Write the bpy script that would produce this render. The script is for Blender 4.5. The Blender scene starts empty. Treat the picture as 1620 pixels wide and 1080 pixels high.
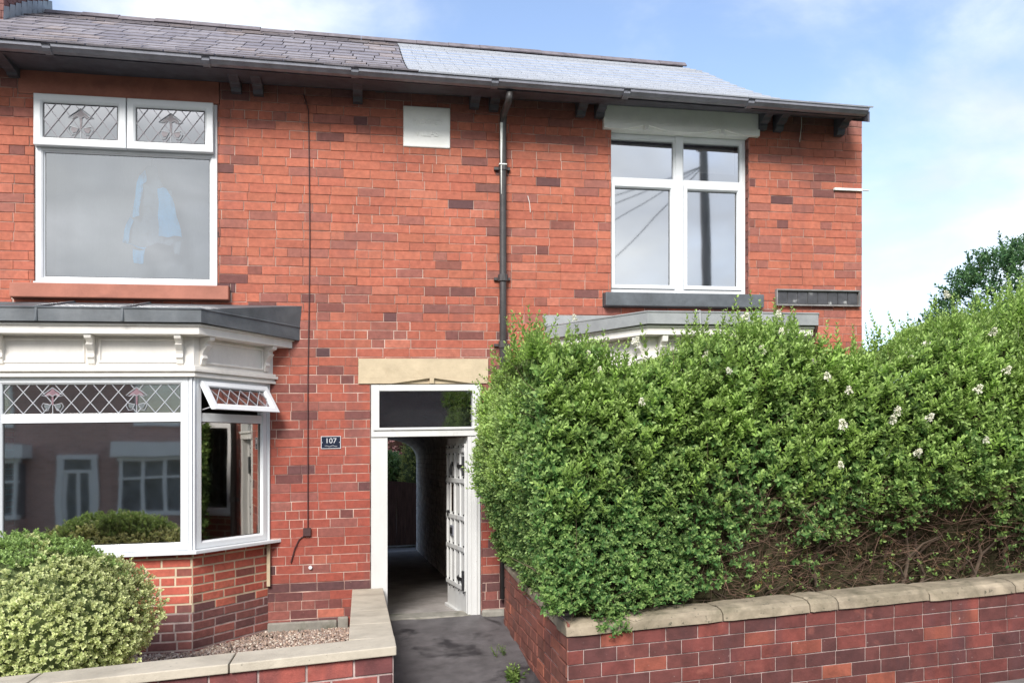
import bpy, math, random
import numpy as np
from mathutils import Vector
random.seed(7); rng = np.random.default_rng(7)
PI = math.pi
# ------------------------------------------------------------------ measured camera and site
FOC = 1300.0; TH = math.radians(10.5); CD = 7.5; CH = 1.43; G = .0203; HY = 725.0
SN, CS = math.sin(TH), math.cos(TH)
def F(px, py, Y=0.0):                      # a measured pixel on the plane y = Y -> (x, z) in site units
    a = (px-810)/FOC
    d = (Y+CD)/(CS-a*SN)
    x = d*SN+a*d*CS
    return x, CH+(HY-py)/FOC*d-G*x
def FX(px, Y=0.0): return F(px, 700, Y)[0]
sc = bpy.context.scene
col = sc.collection
# ------------------------------------------------------------------ materials
def nt(m):
    m.use_nodes = True
    t = m.node_tree; t.nodes.clear(); return t
def ramp(t, fac, stops):
    r = t.nodes.new('ShaderNodeValToRGB')
    while len(r.color_ramp.elements) < len(stops): r.color_ramp.elements.new(.5)
    for e, (p, c) in zip(r.color_ramp.elements, stops):
        e.position = p; e.color = (*c, 1) if len(c) == 3 else c
    t.links.new(fac, r.inputs[0]); return r.outputs[0]
def noise(t, co, scale, detail=4, rough=.6, dist=0):
    n = t.nodes.new('ShaderNodeTexNoise'); n.inputs['Scale'].default_value = scale
    n.inputs['Detail'].default_value = detail; n.inputs['Roughness'].default_value = rough
    n.inputs['Distortion'].default_value = dist
    t.links.new(co, n.inputs['Vector']); return n.outputs[0]
def mixc(t, fac, a, b, mode='MIX'):
    m = t.nodes.new('ShaderNodeMix'); m.data_type = 'RGBA'; m.blend_type = mode
    for sock, v in ((m.inputs[0], fac), (m.inputs[6], a), (m.inputs[7], b)):
        if hasattr(v, 'is_linked') or isinstance(v, bpy.types.NodeSocket): t.links.new(v, sock)
        else: sock.default_value = v if isinstance(v, float) else (*v, 1)
    return m.outputs[2]
def mk(name, c=(.5, .5, .5), rough=.6, var=.2, scale=6, bump=.3, bscale=60, spec=.4, attr=False, metal=0,
       stain=None, stain_scale=1.5, stain_lo=.5, stain_hi=.7, stretch=None, trans=0, coat=0, big=None, speck=None, streak=None):
    m = bpy.data.materials.new(name); t = nt(m); L = t.links
    out = t.nodes.new('ShaderNodeOutputMaterial'); p = t.nodes.new('ShaderNodeBsdfPrincipled')
    tc = t.nodes.new('ShaderNodeTexCoord'); co = tc.outputs['Object']
    if stretch:
        mp = t.nodes.new('ShaderNodeMapping'); mp.inputs['Scale'].default_value = stretch
        L.new(co, mp.inputs[0]); co2 = mp.outputs[0]
    else: co2 = co
    if attr:
        a = t.nodes.new('ShaderNodeAttribute'); a.attribute_name = 'col'; base = a.outputs[0]
    else:
        r = t.nodes.new('ShaderNodeRGB'); r.outputs[0].default_value = (*c, 1); base = r.outputs[0]
    n1 = noise(t, co2, scale, 6, .65)
    v = ramp(t, n1, [(.3, (1-var,)*3), (.7, (1+var,)*3)])
    cc = mixc(t, 1.0, base, v, 'MULTIPLY')
    if stain:
        s = noise(t, co2, stain_scale, 5, .6, .4)
        sf = ramp(t, s, [(stain_lo, (0, 0, 0)), (stain_hi, (1, 1, 1))])
        cc = mixc(t, sf, cc, stain)
    if big:
        bn = noise(t, co, big[0], 3, .5); cc = mixc(t, 1.0, cc, ramp(t, bn, [(.3, (1-big[1],)*3), (.7, (1+big[1],)*3)]), 'MULTIPLY')
    if streak:
        mp2 = t.nodes.new('ShaderNodeMapping'); mp2.inputs['Scale'].default_value = (1, 1, .12); L.new(co, mp2.inputs[0])
        cc = mixc(t, ramp(t, noise(t, mp2.outputs[0], streak[1], 5, .65, .3), [(streak[2], (0, 0, 0)), (streak[3], (.75, .75, .75))]), cc, streak[0])
    if speck:
        cc = mixc(t, ramp(t, noise(t, co, speck[1], 3, .7), [(speck[2], (0, 0, 0)), (speck[3], (.85, .85, .85))]), cc, speck[0])
    L.new(cc, p.inputs['Base Color'])
    p.inputs['Roughness'].default_value = rough; p.inputs['Specular IOR Level'].default_value = spec
    p.inputs['Metallic'].default_value = metal
    if coat: p.inputs['Coat Weight'].default_value = coat
    if bump:
        b = t.nodes.new('ShaderNodeBump'); b.inputs['Strength'].default_value = bump; b.inputs['Distance'].default_value = .004
        L.new(noise(t, co, bscale, 5, .7), b.inputs['Height']); L.new(b.outputs[0], p.inputs['Normal'])
    if trans:
        tr = t.nodes.new('ShaderNodeBsdfTranslucent'); L.new(cc, tr.inputs[0])
        mx = t.nodes.new('ShaderNodeMixShader'); mx.inputs[0].default_value = trans
        L.new(p.outputs[0], mx.inputs[1]); L.new(tr.outputs[0], mx.inputs[2]); L.new(mx.outputs[0], out.inputs[0])
    else: L.new(p.outputs[0], out.inputs[0])
    return m
def glass(name, refl, tint=(.9, .93, .92), wob=.15, gc=(.95, .97, 1)):
    m = bpy.data.materials.new(name); t = nt(m); L = t.links
    out = t.nodes.new('ShaderNodeOutputMaterial')
    tr = t.nodes.new('ShaderNodeBsdfTransparent'); tr.inputs[0].default_value = (*tint, 1)
    gl = t.nodes.new('ShaderNodeBsdfGlossy'); gl.inputs['Roughness'].default_value = .028
    gl.inputs[0].default_value = (*gc, 1)
    tc = t.nodes.new('ShaderNodeTexCoord'); b = t.nodes.new('ShaderNodeBump')
    b.inputs['Strength'].default_value = wob; b.inputs['Distance'].default_value = .01
    L.new(noise(t, tc.outputs['Object'], 1.6, 1, .4), b.inputs['Height']); L.new(b.outputs[0], gl.inputs['Normal'])
    fr = t.nodes.new('ShaderNodeFresnel'); fr.inputs[0].default_value = 1.5
    ad = t.nodes.new('ShaderNodeMath'); ad.operation = 'ADD'; ad.inputs[1].default_value = refl; ad.use_clamp = True
    L.new(fr.outputs[0], ad.inputs[0])
    mx = t.nodes.new('ShaderNodeMixShader'); L.new(ad.outputs[0], mx.inputs[0])
    L.new(tr.outputs[0], mx.inputs[1]); L.new(gl.outputs[0], mx.inputs[2]); L.new(mx.outputs[0], out.inputs[0])
    return m
M = {}
M['brick'] = mk('brick', rough=.85, var=.22, scale=22, bump=.7, bscale=90, attr=True, stain=(.17, .075, .065), stain_scale=1.3, stain_lo=.56, stain_hi=.88, big=(1.0, .13), streak=((.15, .065, .06), 2.6, .57, .80), speck=((.40, .26, .21), 34, .68, .76))
M['brick_wet'] = mk('garden_brick', rough=.75, var=.35, scale=9, bump=.8, bscale=70, attr=True, stain=(.26, .085, .065), stain_scale=5.5, stain_lo=.60, stain_hi=.80, big=(1.4, .15), streak=((.06, .03, .035), 3, .52, .78), speck=((.36, .28, .25), 30, .70, .76))
M['mortar'] = mk('mortar', (.50, .36, .305), .95, .35, 5, .8, 120, stain=(.22, .12, .10), stain_scale=2.2, stain_lo=.45, stain_hi=.62)
M['mortar_new'] = mk('pale_mortar', (.56, .46, .33), .95, .15, 12, .8, 120)
M['mortar_dark'] = mk('worn_mortar', (.40, .31, .29), .95, .4, 9, .8, 120)
M['upvc'] = mk('white_upvc', (.67, .69, .71), .28, .04, 3, 0, 1, .5)
M['upvc_dirty'] = mk('greyed_upvc', (.66, .67, .69), .4, .1, 3, 0, 1, .4)
M['gasket'] = mk('rubber_gasket', (.03, .03, .032), .6, .1, 10, 0)
M['paint'] = mk('old_white_paint', (.72, .69, .645), .55, .10, 5, .35, 45, .4, stain=(.36, .32, .27), stain_scale=4, stain_lo=.62, stain_hi=.9, stretch=(1, 1, .5))
M['door_paint'] = mk('door_paint', (.58, .58, .57), .5, .08, 5, .35, 50, .4, stain=(.33, .30, .26), stain_scale=5, stain_lo=.60, stain_hi=.80, stretch=(1, 1, .3), speck=((.22, .19, .15), 40, .70, .74))
M['white_stone'] = mk('white_painted_stone', (.86, .86, .83), .7, .06, 6, .5, 35, .3, stain=(.60, .54, .42), stain_scale=3, stain_lo=.66, stain_hi=.85)
M['stone'] = mk('sandstone', (.49, .40, .275), .85, .12, 7, .6, 60, .3, stain=(.34, .26, .17), stain_scale=3, stain_lo=.55, stain_hi=.9)
M['coping_new'] = mk('pale_coping_stone', (.45, .40, .32), .85, .14, 6, .7, 70, .3, stain=(.25, .22, .175), stain_scale=2.2, stain_lo=.48, stain_hi=.8, speck=((.14, .13, .11), 26, .66, .76))
M['coping_old'] = mk('weathered_coping_stone', (.32, .265, .195), .9, .3, 7, .9, 45, .25, stain=(.12, .105, .07), stain_scale=3.4, stain_lo=.42, stain_hi=.72, speck=((.05, .05, .035), 22, .60, .72), big=(1.7, .2))
M['red_stone'] = mk('red_painted_stone', (.34, .135, .095), .7, .18, 5, .5, 45, .3, stain=(.16, .065, .055), stain_scale=2.3, stain_lo=.55, stain_hi=.8)
M['dark_stone'] = mk('dark_painted_stone', (.085, .095, .105), .5, .3, 6, .5, 45, .4, stain=(.34, .32, .29), stain_scale=5, stain_lo=.70, stain_hi=.78)
M['lead'] = mk('lead_sheet', (.085, .095, .105), .55, .3, 5, .5, 18, .4, stain=(.19, .20, .21), stain_scale=2.2, stain_lo=.45, stain_hi=.85)
M['lead2'] = mk('pale_lead_sheet', (.25, .26, .265), .5, .2, 5, .5, 18, .5, stain=(.38, .39, .39), stain_scale=2.2, stain_lo=.45, stain_hi=.85)
M['tar'] = mk('black_recess', (.02, .02, .022), .8, .2, 6, .2)
M['slate_old'] = mk('old_slate', rough=.62, var=.25, scale=10, bump=.6, bscale=30, spec=.5, attr=True)
M['slate_new'] = mk('new_slate', rough=.30, var=.06, scale=10, bump=.2, bscale=30, spec=1.0, attr=True, coat=.6)
M['ridge'] = mk('ridge_tile', (.16, .14, .15), .7, .3, 8, .6, 40)
M['gutter'] = mk('dark_gutter', (.20, .205, .24), .35, .25, 8, .2, 30, .5)
M['soffit'] = mk('dark_eaves_paint', (.075, .077, .095), .6, .3, 8, .4, 40)
M['pipe'] = mk('cast_iron_pipe', (.05, .045, .045), .42, .3, 10, .4, 50, .5)
M['pipe_white'] = mk('flaking_white_paint', (.7, .72, .68), .5, .2, 20, .3, 50)
M['iron'] = mk('black_iron', (.018, .018, .02), .45, .2, 20, .3, 60, .5)
M['cable'] = mk('cable', (.06, .025, .025), .6, .2, 20, 0)
M['sign'] = mk('enamel_navy', (.012, .017, .035), .25, .1, 20, 0, 1, .5)
M['silver'] = mk('silver_line', (.55, .55, .58), .4, .1, 20, 0)
M['tile_black'] = mk('black_letter_tile', (.055, .055, .06), .35, .35, 12, .4, 40, .5, stain=(.38, .38, .37), stain_scale=11, stain_lo=.60, stain_hi=.72)
M['tile_grey'] = mk('tile_surround', (.20, .195, .19), .6, .3, 12, .4, 40)
M['asphalt'] = mk('path_asphalt', (.105, .097, .10), .6, .35, 6, .9, 110, .45, stain=(.030, .027, .030), stain_scale=2.6, stain_lo=.56, stain_hi=.66)
M['passage_floor'] = mk('passage_concrete', (.30, .275, .26), .8, .25, 5, .8, 60, stain=(.19, .17, .16), stain_scale=2)
M['road'] = mk('road_asphalt', (.06, .06, .062), .85, .25, 5, .9, 90)
M['pave'] = mk('pavement', (.17, .15, .14), .9, .3, 4, .8, 90)
M['concrete'] = mk('concrete_step', (.25, .235, .205), .85, .3, 5, .8, 60, .3, stain=(.06, .065, .04), stain_scale=3)
M['soil'] = mk('soil', (.06, .045, .03), .95, .3, 6, .9, 40)
M['grass'] = mk('ground_grass', (.06, .09, .03), .95, .3, 4, .9, 40)
M['gravel'] = mk('gravel_stone', rough=.8, var=.2, scale=30, bump=.2, attr=True)
M['gate_wood'] = mk('dark_brown_timber', (.14, .075, .06), .7, .4, 5, .5, 60, stretch=(6, 1, .6))
M['leaf'] = mk('leaf', rough=.45, var=.22, scale=2.2, bump=0, spec=.4, attr=True, trans=.38)
M['twig'] = mk('twig', rough=.85, var=.3, scale=20, bump=0, attr=True)
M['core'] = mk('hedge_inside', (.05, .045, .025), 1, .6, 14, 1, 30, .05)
M['core_green'] = mk('bush_inside', (.11, .14, .06), 1, .6, 14, 1, 30, .05)
M['bark'] = mk('bark', (.10, .07, .05), .9, .4, 12, .6, 40)
M['petal'] = mk('blossom', (.78, .76, .62), .6, .1, 20, 0, trans=.2)
M['glass_up'] = glass('window_glass_upper', .30, (.84, .87, .88), .06)
M['glass_sky'] = glass('window_glass_sky', .55, (.84, .87, .88), .06)
M['glass_low'] = glass('window_glass_lower', .46, (.85, .87, .87), .12, (1, .94, .86))
M['glass_door'] = glass('door_glass', .10, (.6, .62, .62), .4)
M['came'] = mk('lead_came', (.36, .37, .40), .4, .1, 20, 0)
M['came_dark'] = mk('dark_lead_came', (.22, .20, .22), .5, .1, 20, 0)
M['rose_glass'] = mk('pink_stained_glass', (.30, .19, .22), .3, .2, 20, 0, trans=.3)
M['green_glass'] = mk('pale_green_stained_glass', (.19, .21, .22), .3, .2, 20, 0, trans=.3)
M['mauve_glass'] = mk('mauve_stained_glass', (.27, .24, .26), .3, .2, 20, 0, trans=.3)
M['room'] = mk('room_plaster', (.30, .28, .25), .9, .1, 2, 0)
M['room_dark'] = mk('room_dark', (.16, .16, .16), .9, .2, 2, 0)
M['blind'] = mk('grey_blind', (.24, .26, .29), .9, .06, 1.2, 0, trans=.2)
M['curtain'] = mk('pale_curtain', (.62, .64, .62), .9, .08, 5, 0, trans=.2)
M['cyan_cloth'] = mk('sky_blue_cloth', (.03, .34, .66), .8, .08, 8, .3, 60)
M['grey_cloth'] = mk('grey_blue_cloth', (.13, .18, .23), .85, .1, 8, .3, 60)
M['passage'] = mk('pale_passage_brick', rough=.9, var=.3, scale=8, bump=.7, bscale=60, attr=True)  # brick tones are pale, lifted in colour to brighten the dim passage
M['vault'] = mk('passage_plaster', (.6, .56, .53), .9, .3, 4, .7, 40)
M['pole'] = mk('weathered_pole', (.19, .165, .145), .85, .3, 6, .5, 40, stretch=(4, 4, .4))
M['opp_white'] = mk('far_white_joinery', (.72, .72, .70), .6, .05, 3, 0)
M['opp_glass'] = mk('far_window_glass', (.13, .14, .15), .15, .5, 2.5, 0, 1, .6)
M['opp_roof'] = mk('far_slates', (.11, .11, .12), .7, .3, 6, .5, 20)
def brick_tex(name, c1, c2, mo, L, Hc, gap):
    m = bpy.data.materials.new(name); t = nt(m); K = t.links
    out = t.nodes.new('ShaderNodeOutputMaterial'); p = t.nodes.new('ShaderNodeBsdfPrincipled'); p.inputs['Roughness'].default_value = .9
    tc = t.nodes.new('ShaderNodeTexCoord'); sx = t.nodes.new('ShaderNodeSeparateXYZ'); K.new(tc.outputs['Object'], sx.inputs[0])
    ad = t.nodes.new('ShaderNodeMath'); K.new(sx.outputs[0], ad.inputs[0]); K.new(sx.outputs[1], ad.inputs[1])
    cx = t.nodes.new('ShaderNodeCombineXYZ'); K.new(ad.outputs[0], cx.inputs[0]); K.new(sx.outputs[2], cx.inputs[1])
    b = t.nodes.new('ShaderNodeTexBrick'); K.new(cx.outputs[0], b.inputs['Vector'])
    b.inputs['Color1'].default_value = (*c1, 1); b.inputs['Color2'].default_value = (*c2, 1); b.inputs['Mortar'].default_value = (*mo, 1)
    b.inputs['Scale'].default_value = 1; b.inputs['Brick Width'].default_value = L; b.inputs['Row Height'].default_value = Hc
    b.inputs['Mortar Size'].default_value = gap; b.inputs['Bias'].default_value = -.1
    K.new(b.outputs[0], p.inputs['Base Color']); K.new(p.outputs[0], out.inputs[0]); return m
M['opp_brick'] = brick_tex('far_brickwork', (.50, .30, .25), (.36, .22, .19), (.5, .45, .41), .235, .08, .008)
# ------------------------------------------------------------------ mesh builder
ORG = {}
def shear(v): return (v[0], v[1], v[2]+G*v[0])
def tagp(o, label=None, cat=None, group=None, kind=None):
    if label: o['label'] = label
    if cat: o['category'] = cat
    if group: o['group'] = group
    if kind: o['kind'] = kind
    return o
def root(name, loc, label, cat, group=None):
    o = bpy.data.objects.new(name, None); col.objects.link(o); o.empty_display_size = .2
    l = Vector(shear(loc)); o.location = l; ORG[o.name] = l
    return tagp(o, label, cat, group)
def finish(name, me, verts_origin, mats, parent, smooth=False):
    o = bpy.data.objects.new(name, me); col.objects.link(o)
    for m in mats: me.materials.append(m if not isinstance(m, str) else M[m])
    if parent is not None:
        o.parent = parent; ORG[o.name] = verts_origin
    else:
        o.location = verts_origin; ORG[o.name] = verts_origin
    if smooth: me.polygons.foreach_set('use_smooth', [True]*len(me.polygons))
    return o
class MB:
    def __init__(s): s.v = []; s.f = []; s.m = []; s.c = []; s.hasc = False
    def add(s, vs, fs, m=0, c=None):
        b = len(s.v); s.v += [tuple(q) for q in vs]
        for f in fs: s.f.append(tuple(b+i for i in f)); s.m.append(m); s.c.append(c or (1, 1, 1))
        if c: s.hasc = True
        return b
    def hexa(s, p, m=0, c=None):          # p: 4 bottom ccw, 4 top
        s.add(p, [(3, 2, 1, 0), (4, 5, 6, 7), (0, 1, 5, 4), (1, 2, 6, 5), (2, 3, 7, 6), (3, 0, 4, 7)], m, c)
    def box(s, x0, x1, y0, y1, z0, z1, m=0, c=None):
        s.hexa([(x0, y0, z0), (x1, y0, z0), (x1, y1, z0), (x0, y1, z0), (x0, y0, z1), (x1, y0, z1), (x1, y1, z1), (x0, y1, z1)], m, c)
    def pbox(s, P, u0, u1, v0, v1, w0, w1, m=0, c=None):
        s.hexa([P(u0, v0, w1), P(u1, v0, w1), P(u1, v0, w0), P(u0, v0, w0), P(u0, v1, w1), P(u1, v1, w1), P(u1, v1, w0), P(u0, v1, w0)], m, c)
    def loops(s, P, u0, u1, v0, v1, prof, m=0, cap=False, c=None):   # inset rectangles joined into a mitred frame
        rs = []
        for ins, w in prof:
            rs.append([P(u0+ins, v0+ins, w), P(u1-ins, v0+ins, w), P(u1-ins, v1-ins, w), P(u0+ins, v1-ins, w)])
        for a, b in zip(rs[:-1], rs[1:]):
            s.add(a+b, [(0, 1, 5, 4), (1, 2, 6, 5), (2, 3, 7, 6), (3, 0, 4, 7)], m, c)
        if cap: s.add(rs[-1], [(0, 1, 2, 3)], m, c)
    def extr(s, poly, vec, m=0, c=None):
        n = len(poly); b = [tuple(p[i]+vec[i] for i in range(3)) for p in poly]
        s.add(list(poly)+b, [tuple(range(n))[::-1], tuple(range(n, 2*n))]+[(i, (i+1) % n, n+(i+1) % n, n+i) for i in range(n)], m, c)
    def tube(s, pts, r, n=8, m=0, c=None, cap=True):
        pts = [Vector(p) for p in pts]; rings = []
        for i, p in enumerate(pts):
            d = (pts[min(i+1, len(pts)-1)]-pts[max(i-1, 0)]).normalized()
            a = d.orthogonal().normalized() if i == 0 else (pa-d*pa.dot(d)).normalized()
            pa = a; b_ = d.cross(a); rr = r[i] if isinstance(r, (list, tuple)) else r
            rings.append([tuple(p+a*rr*math.cos(2*PI*k/n)+b_*rr*math.sin(2*PI*k/n)) for k in range(n)])
        vs = [q for rg in rings for q in rg]; fs = []
        for i in range(len(rings)-1):
            for k in range(n): fs.append((i*n+k, i*n+(k+1) % n, (i+1)*n+(k+1) % n, (i+1)*n+k))
        if cap: fs += [tuple(range(n))[::-1], tuple(range((len(rings)-1)*n, len(rings)*n))]
        s.add(vs, fs, m, c)
    def build(s, name, mats, parent=None, smooth=False, bevel=0, base=None):
        if isinstance(mats, str): mats = [mats]
        vs = [shear(v) for v in s.v]
        if parent is not None: og = ORG[parent.name]
        else:
            a = np.array(vs); og = Vector(((a[:, 0].min()+a[:, 0].max())/2, (a[:, 1].min()+a[:, 1].max())/2, a[:, 2].min()))
        me = bpy.data.meshes.new(name)
        me.from_pydata([(v[0]-og[0], v[1]-og[1], v[2]-og[2]) for v in vs], [], s.f)
        me.polygons.foreach_set('material_index', s.m)
        if s.hasc:
            a = me.color_attributes.new('col', 'FLOAT_COLOR', 'CORNER')
            arr = np.empty((len(me.loops), 4), dtype=np.float32); i = 0
            for f, c in zip(s.f, s.c): arr[i:i+len(f)] = (*c, 1); i += len(f)
            a.data.foreach_set('color', arr.ravel())
        me.validate(); me.update()
        o = finish(name, me, og, mats, parent, smooth)
        if bevel:
            b = o.modifiers.new('bevel', 'BEVEL'); b.width = bevel; b.segments = 2; b.limit_method = 'ANGLE'
        return o
def np_mesh(name, V, Fq, C, mats, parent=None, matidx=None, smooth=False):
    V = V.copy(); V[:, 2] += G*V[:, 0]
    if parent is not None: og = ORG[parent.name]
    else: og = Vector(((V[:, 0].min()+V[:, 0].max())/2, (V[:, 1].min()+V[:, 1].max())/2, V[:, 2].min()))
    V -= np.array(og)
    me = bpy.data.meshes.new(name); n = len(V); k = len(Fq)
    me.vertices.add(n); me.vertices.foreach_set('co', V.astype(np.float32).ravel())
    me.loops.add(k*4); me.loops.foreach_set('vertex_index', Fq.astype(np.int32).ravel())
    me.polygons.add(k); me.polygons.foreach_set('loop_start', np.arange(0, k*4, 4, dtype=np.int32))
    me.update(calc_edges=True)
    a = me.color_attributes.new('col', 'FLOAT_COLOR', 'POINT')
    arr = np.ones((n, 4), dtype=np.float32); arr[:, :3] = C; a.data.foreach_set('color', arr.ravel())
    if matidx is not None: me.polygons.foreach_set('material_index', matidx.astype(np.int32))
    return finish(name, me, og, mats if isinstance(mats, list) else [mats], parent, smooth)
def plane(p0, d, nrm, slope=0):            # wall plane: u along, v up, w outward
    def P(u, v, w): return (p0[0]+d[0]*u+nrm[0]*w, p0[1]+d[1]*u+nrm[1]*w, p0[2]+v+slope*u)
    return P
def line_plane(a, b, slope=0, z=0):
    dx, dy = b[0]-a[0], b[1]-a[1]; L = math.hypot(dx, dy); d = (dx/L, dy/L)
    return plane((a[0], a[1], z), d, (d[1], -d[0]), slope), L
FAC = plane((0, 0, 0), (1, 0), (0, -1))
def sub_rects(r, holes):
    out = [r]
    for h in holes:
        nx = []
        for (a, b, c, d) in out:
            if h[0] >= b or h[1] <= a or h[2] >= d or h[3] <= c: nx.append((a, b, c, d)); continue
            if h[0] > a: nx.append((a, h[0], c, d))
            if h[1] < b: nx.append((h[1], b, c, d))
            aa, bb = max(a, h[0]), min(b, h[1])
            if h[2] > c: nx.append((aa, bb, c, h[2]))
            if h[3] < d: nx.append((aa, bb, h[3], d))
        out = nx
    return out
def sn(x, y, s=1.0):                       # smooth pseudo noise -1..1
    return (math.sin(x*1.7*s+1.3)+math.sin(y*2.3*s+.7*x*s+4)+math.sin((x+y)*3.1*s+2.2)+math.sin((x-y*1.3)*4.7*s))/4
def bricks(mb, P, u0, u1, v0, v1, holes=(), L=.235, Hc=.08, gap=.006, pal=None, jit=.0015, dep=.011, headers=5, mi=0, vari=True):
    R = random
    nrow = int(math.ceil((v1-v0)/Hc))
    for j in range(nrow):
        a, b = v0+j*Hc, min(v0+(j+1)*Hc, v1)
        off = (j % 2)*L/2+R.uniform(-.012, .012)
        header = headers and j % headers == 2
        u = u0-off-(.03 if header else 0)
        while u < u1:
            w = L/2 if (header and R.random() < .75) else (L if R.random() > .06 else L/2)
            x0, x1 = max(u, u0), min(u+w, u1); u += w
            if x1-x0 < .012: continue
            gx = gap*R.choice((.25, .5, 1, 1, 1.2)) if vari else gap
            gy = gap*R.choice((.35, .7, 1, 1)) if vari else gap
            c = pal((x0+x1)/2, (a+b)/2); w_ = R.uniform(-jit, jit)
            for (p, q, r_, s_) in sub_rects((x0, x1, a, b), holes):
                if q-p < .015 or s_-r_ < .012: continue
                p2, q2, r2, s2 = p+gx/2, q-gx/2, r_+gy/2, s_-gy/2
                t1, t2 = R.uniform(-.0012, .0012), R.uniform(-.0012, .0012)
                e = .0025
                fr = [P(p2+e, r2+e+t1, w_), P(q2-e, r2+e+t2, w_), P(q2-e, s2-e+t2, w_), P(p2+e, s2-e+t1, w_)]
                md = [P(p2, r2+t1, w_-e), P(q2, r2+t2, w_-e), P(q2, s2+t2, w_-e), P(p2, s2+t1, w_-e)]
                bk = [P(p2, r2+t1, -dep-.004), P(q2, r2+t2, -dep-.004), P(q2, s2+t2, -dep-.004), P(p2, s2+t1, -dep-.004)]
                mb.add(fr+md+bk, [(0, 1, 2, 3), (4, 5, 1, 0), (5, 6, 2, 1), (6, 7, 3, 2), (7, 4, 0, 3), (8, 9, 5, 4), (9, 10, 6, 5), (10, 11, 7, 6), (11, 8, 4, 7)], mi, c)
def mortar(mb, P, u0, u1, v0, v1, holes, w, mi):
    for (a, b, c, d) in sub_rects((u0, u1, v0, v1), holes):
        mb.add([P(a, c, w), P(b, c, w), P(b, d, w), P(a, d, w)], [(0, 1, 2, 3)], mi)
def mix(a, b, t): return tuple(a[i]*(1-t)+b[i]*t for i in range(3))
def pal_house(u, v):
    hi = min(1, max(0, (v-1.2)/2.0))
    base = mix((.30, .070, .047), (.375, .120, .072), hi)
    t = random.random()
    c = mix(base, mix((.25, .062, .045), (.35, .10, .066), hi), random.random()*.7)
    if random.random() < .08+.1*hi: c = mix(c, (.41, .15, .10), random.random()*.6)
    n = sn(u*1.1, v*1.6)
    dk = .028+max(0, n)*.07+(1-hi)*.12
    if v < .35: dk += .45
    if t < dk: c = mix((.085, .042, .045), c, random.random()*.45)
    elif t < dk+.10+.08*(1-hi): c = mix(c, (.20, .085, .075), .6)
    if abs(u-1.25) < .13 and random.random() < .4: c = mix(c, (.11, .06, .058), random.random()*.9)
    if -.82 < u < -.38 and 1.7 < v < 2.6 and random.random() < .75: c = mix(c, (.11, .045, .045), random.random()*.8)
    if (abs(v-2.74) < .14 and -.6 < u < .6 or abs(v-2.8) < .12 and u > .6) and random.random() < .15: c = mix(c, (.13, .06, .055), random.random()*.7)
    if v > 4.5: c = mix(c, (.12, .085, .09), min(1, (v-4.5)/.25)*.7)        # soot plus part of the eaves shadow, painted into the brick tone
    k = random.uniform(.92, 1.08)
    return tuple(x*k for x in c)
def pal_bay(u, v):
    if v < .24+random.random()*.08: return mix((.13, .06, .06), (.30, .10, .08), random.random()**1.4)
    c = mix((.40, .085, .06), (.47, .13, .085), random.random())
    if random.random() < .08: c = mix(c, (.14, .06, .05), .7)
    return c
def pal_right(u, v):
    t = random.random(); n = sn(u*1.5, v*3)
    if t < .55-.15*n: c = mix((.095, .034, .032), (.15, .045, .038), random.random())
    elif t < .90: c = mix((.14, .040, .036), (.22, .055, .042), random.random())
    else: c = mix((.22, .06, .04), (.36, .105, .062), random.random())
    return tuple(q*.82 for q in c)
def pal_left(u, v):
    t = random.random()
    if t < .6: c = mix((.11, .035, .036), (.19, .05, .045), random.random())
    else: c = mix((.19, .045, .042), (.32, .08, .06), random.random())
    return c
def pal_pass(u, v):
    return mix((.62, .57, .53), (.85, .79, .74), random.random())
# ================================================================== THE TERRACE
T = root('brick_terrace', (1, 0, 0), 'red brick terrace with two slate roofs, white bay windows and an open passage door', 'house')
XL, XR = -4.6, 4.98
def ze(x): return 4.70-.014*x               # top of gutter front
WT = 4.77
w1 = (F(54, 300)[0], F(344, 300)[0], 2.947, 4.535)
w2 = (F(967, 300)[0]+.0, F(1179, 300)[0]+.035, 2.95, 4.50)
dr = (F(586, 700)[0], F(761, 700)[0], -.15, 2.10)
bays = [dict(wl=-3.27, cl=-2.76, cr=-1.30, wr=-.79, y=-.65), dict(wl=1.97, cl=2.50, cr=3.88, wr=4.20, y=-.65)]
holes = [w1, w2, dr, (bays[0]['wl']+.02, bays[0]['wr']-.02, .6, 2.5), (bays[1]['wl']+.02, bays[1]['wr']-.02, .6, 2.5)]
lint1 = (-2.81, -1.20, 4.535, 4.74)
lint2 = (F(955, 200, -.03)[0], F(1201, 200, -.03)[0], 4.50, 4.76)
lintd = (F(567, 580)[0], F(772, 580)[0], 2.10, 2.325)
plq = (F(638, 200)[0], F(712, 200)[0], 4.245, 4.615)
sill1 = (-2.85, -1.11, 2.82, 2.947)
sill2 = (F(956, 470, -.05)[0], F(1207, 470, -.05)[0], 2.815, 2.95)
hb = holes+[lint1, lint2, lintd, plq, sill1, sill2]
mb = MB()
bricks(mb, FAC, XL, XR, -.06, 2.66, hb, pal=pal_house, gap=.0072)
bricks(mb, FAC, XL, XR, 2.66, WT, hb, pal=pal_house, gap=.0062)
mortar(mb, FAC, XL, XR, -.5, 2.66, hb, -.0035, 1); mortar(mb, FAC, XL, XR, 2.66, WT, hb, -.006, 1)
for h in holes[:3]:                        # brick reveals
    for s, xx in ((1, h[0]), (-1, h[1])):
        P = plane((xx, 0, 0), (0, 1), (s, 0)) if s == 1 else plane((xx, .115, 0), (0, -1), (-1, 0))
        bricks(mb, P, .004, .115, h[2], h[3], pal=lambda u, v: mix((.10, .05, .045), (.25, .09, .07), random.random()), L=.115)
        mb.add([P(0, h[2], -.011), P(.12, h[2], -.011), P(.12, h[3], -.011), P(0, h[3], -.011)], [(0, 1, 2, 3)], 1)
mb.build('front_wall', ['brick', 'mortar'], T)
mb = MB()                                  # backing masonry, party walls, floors
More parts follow.
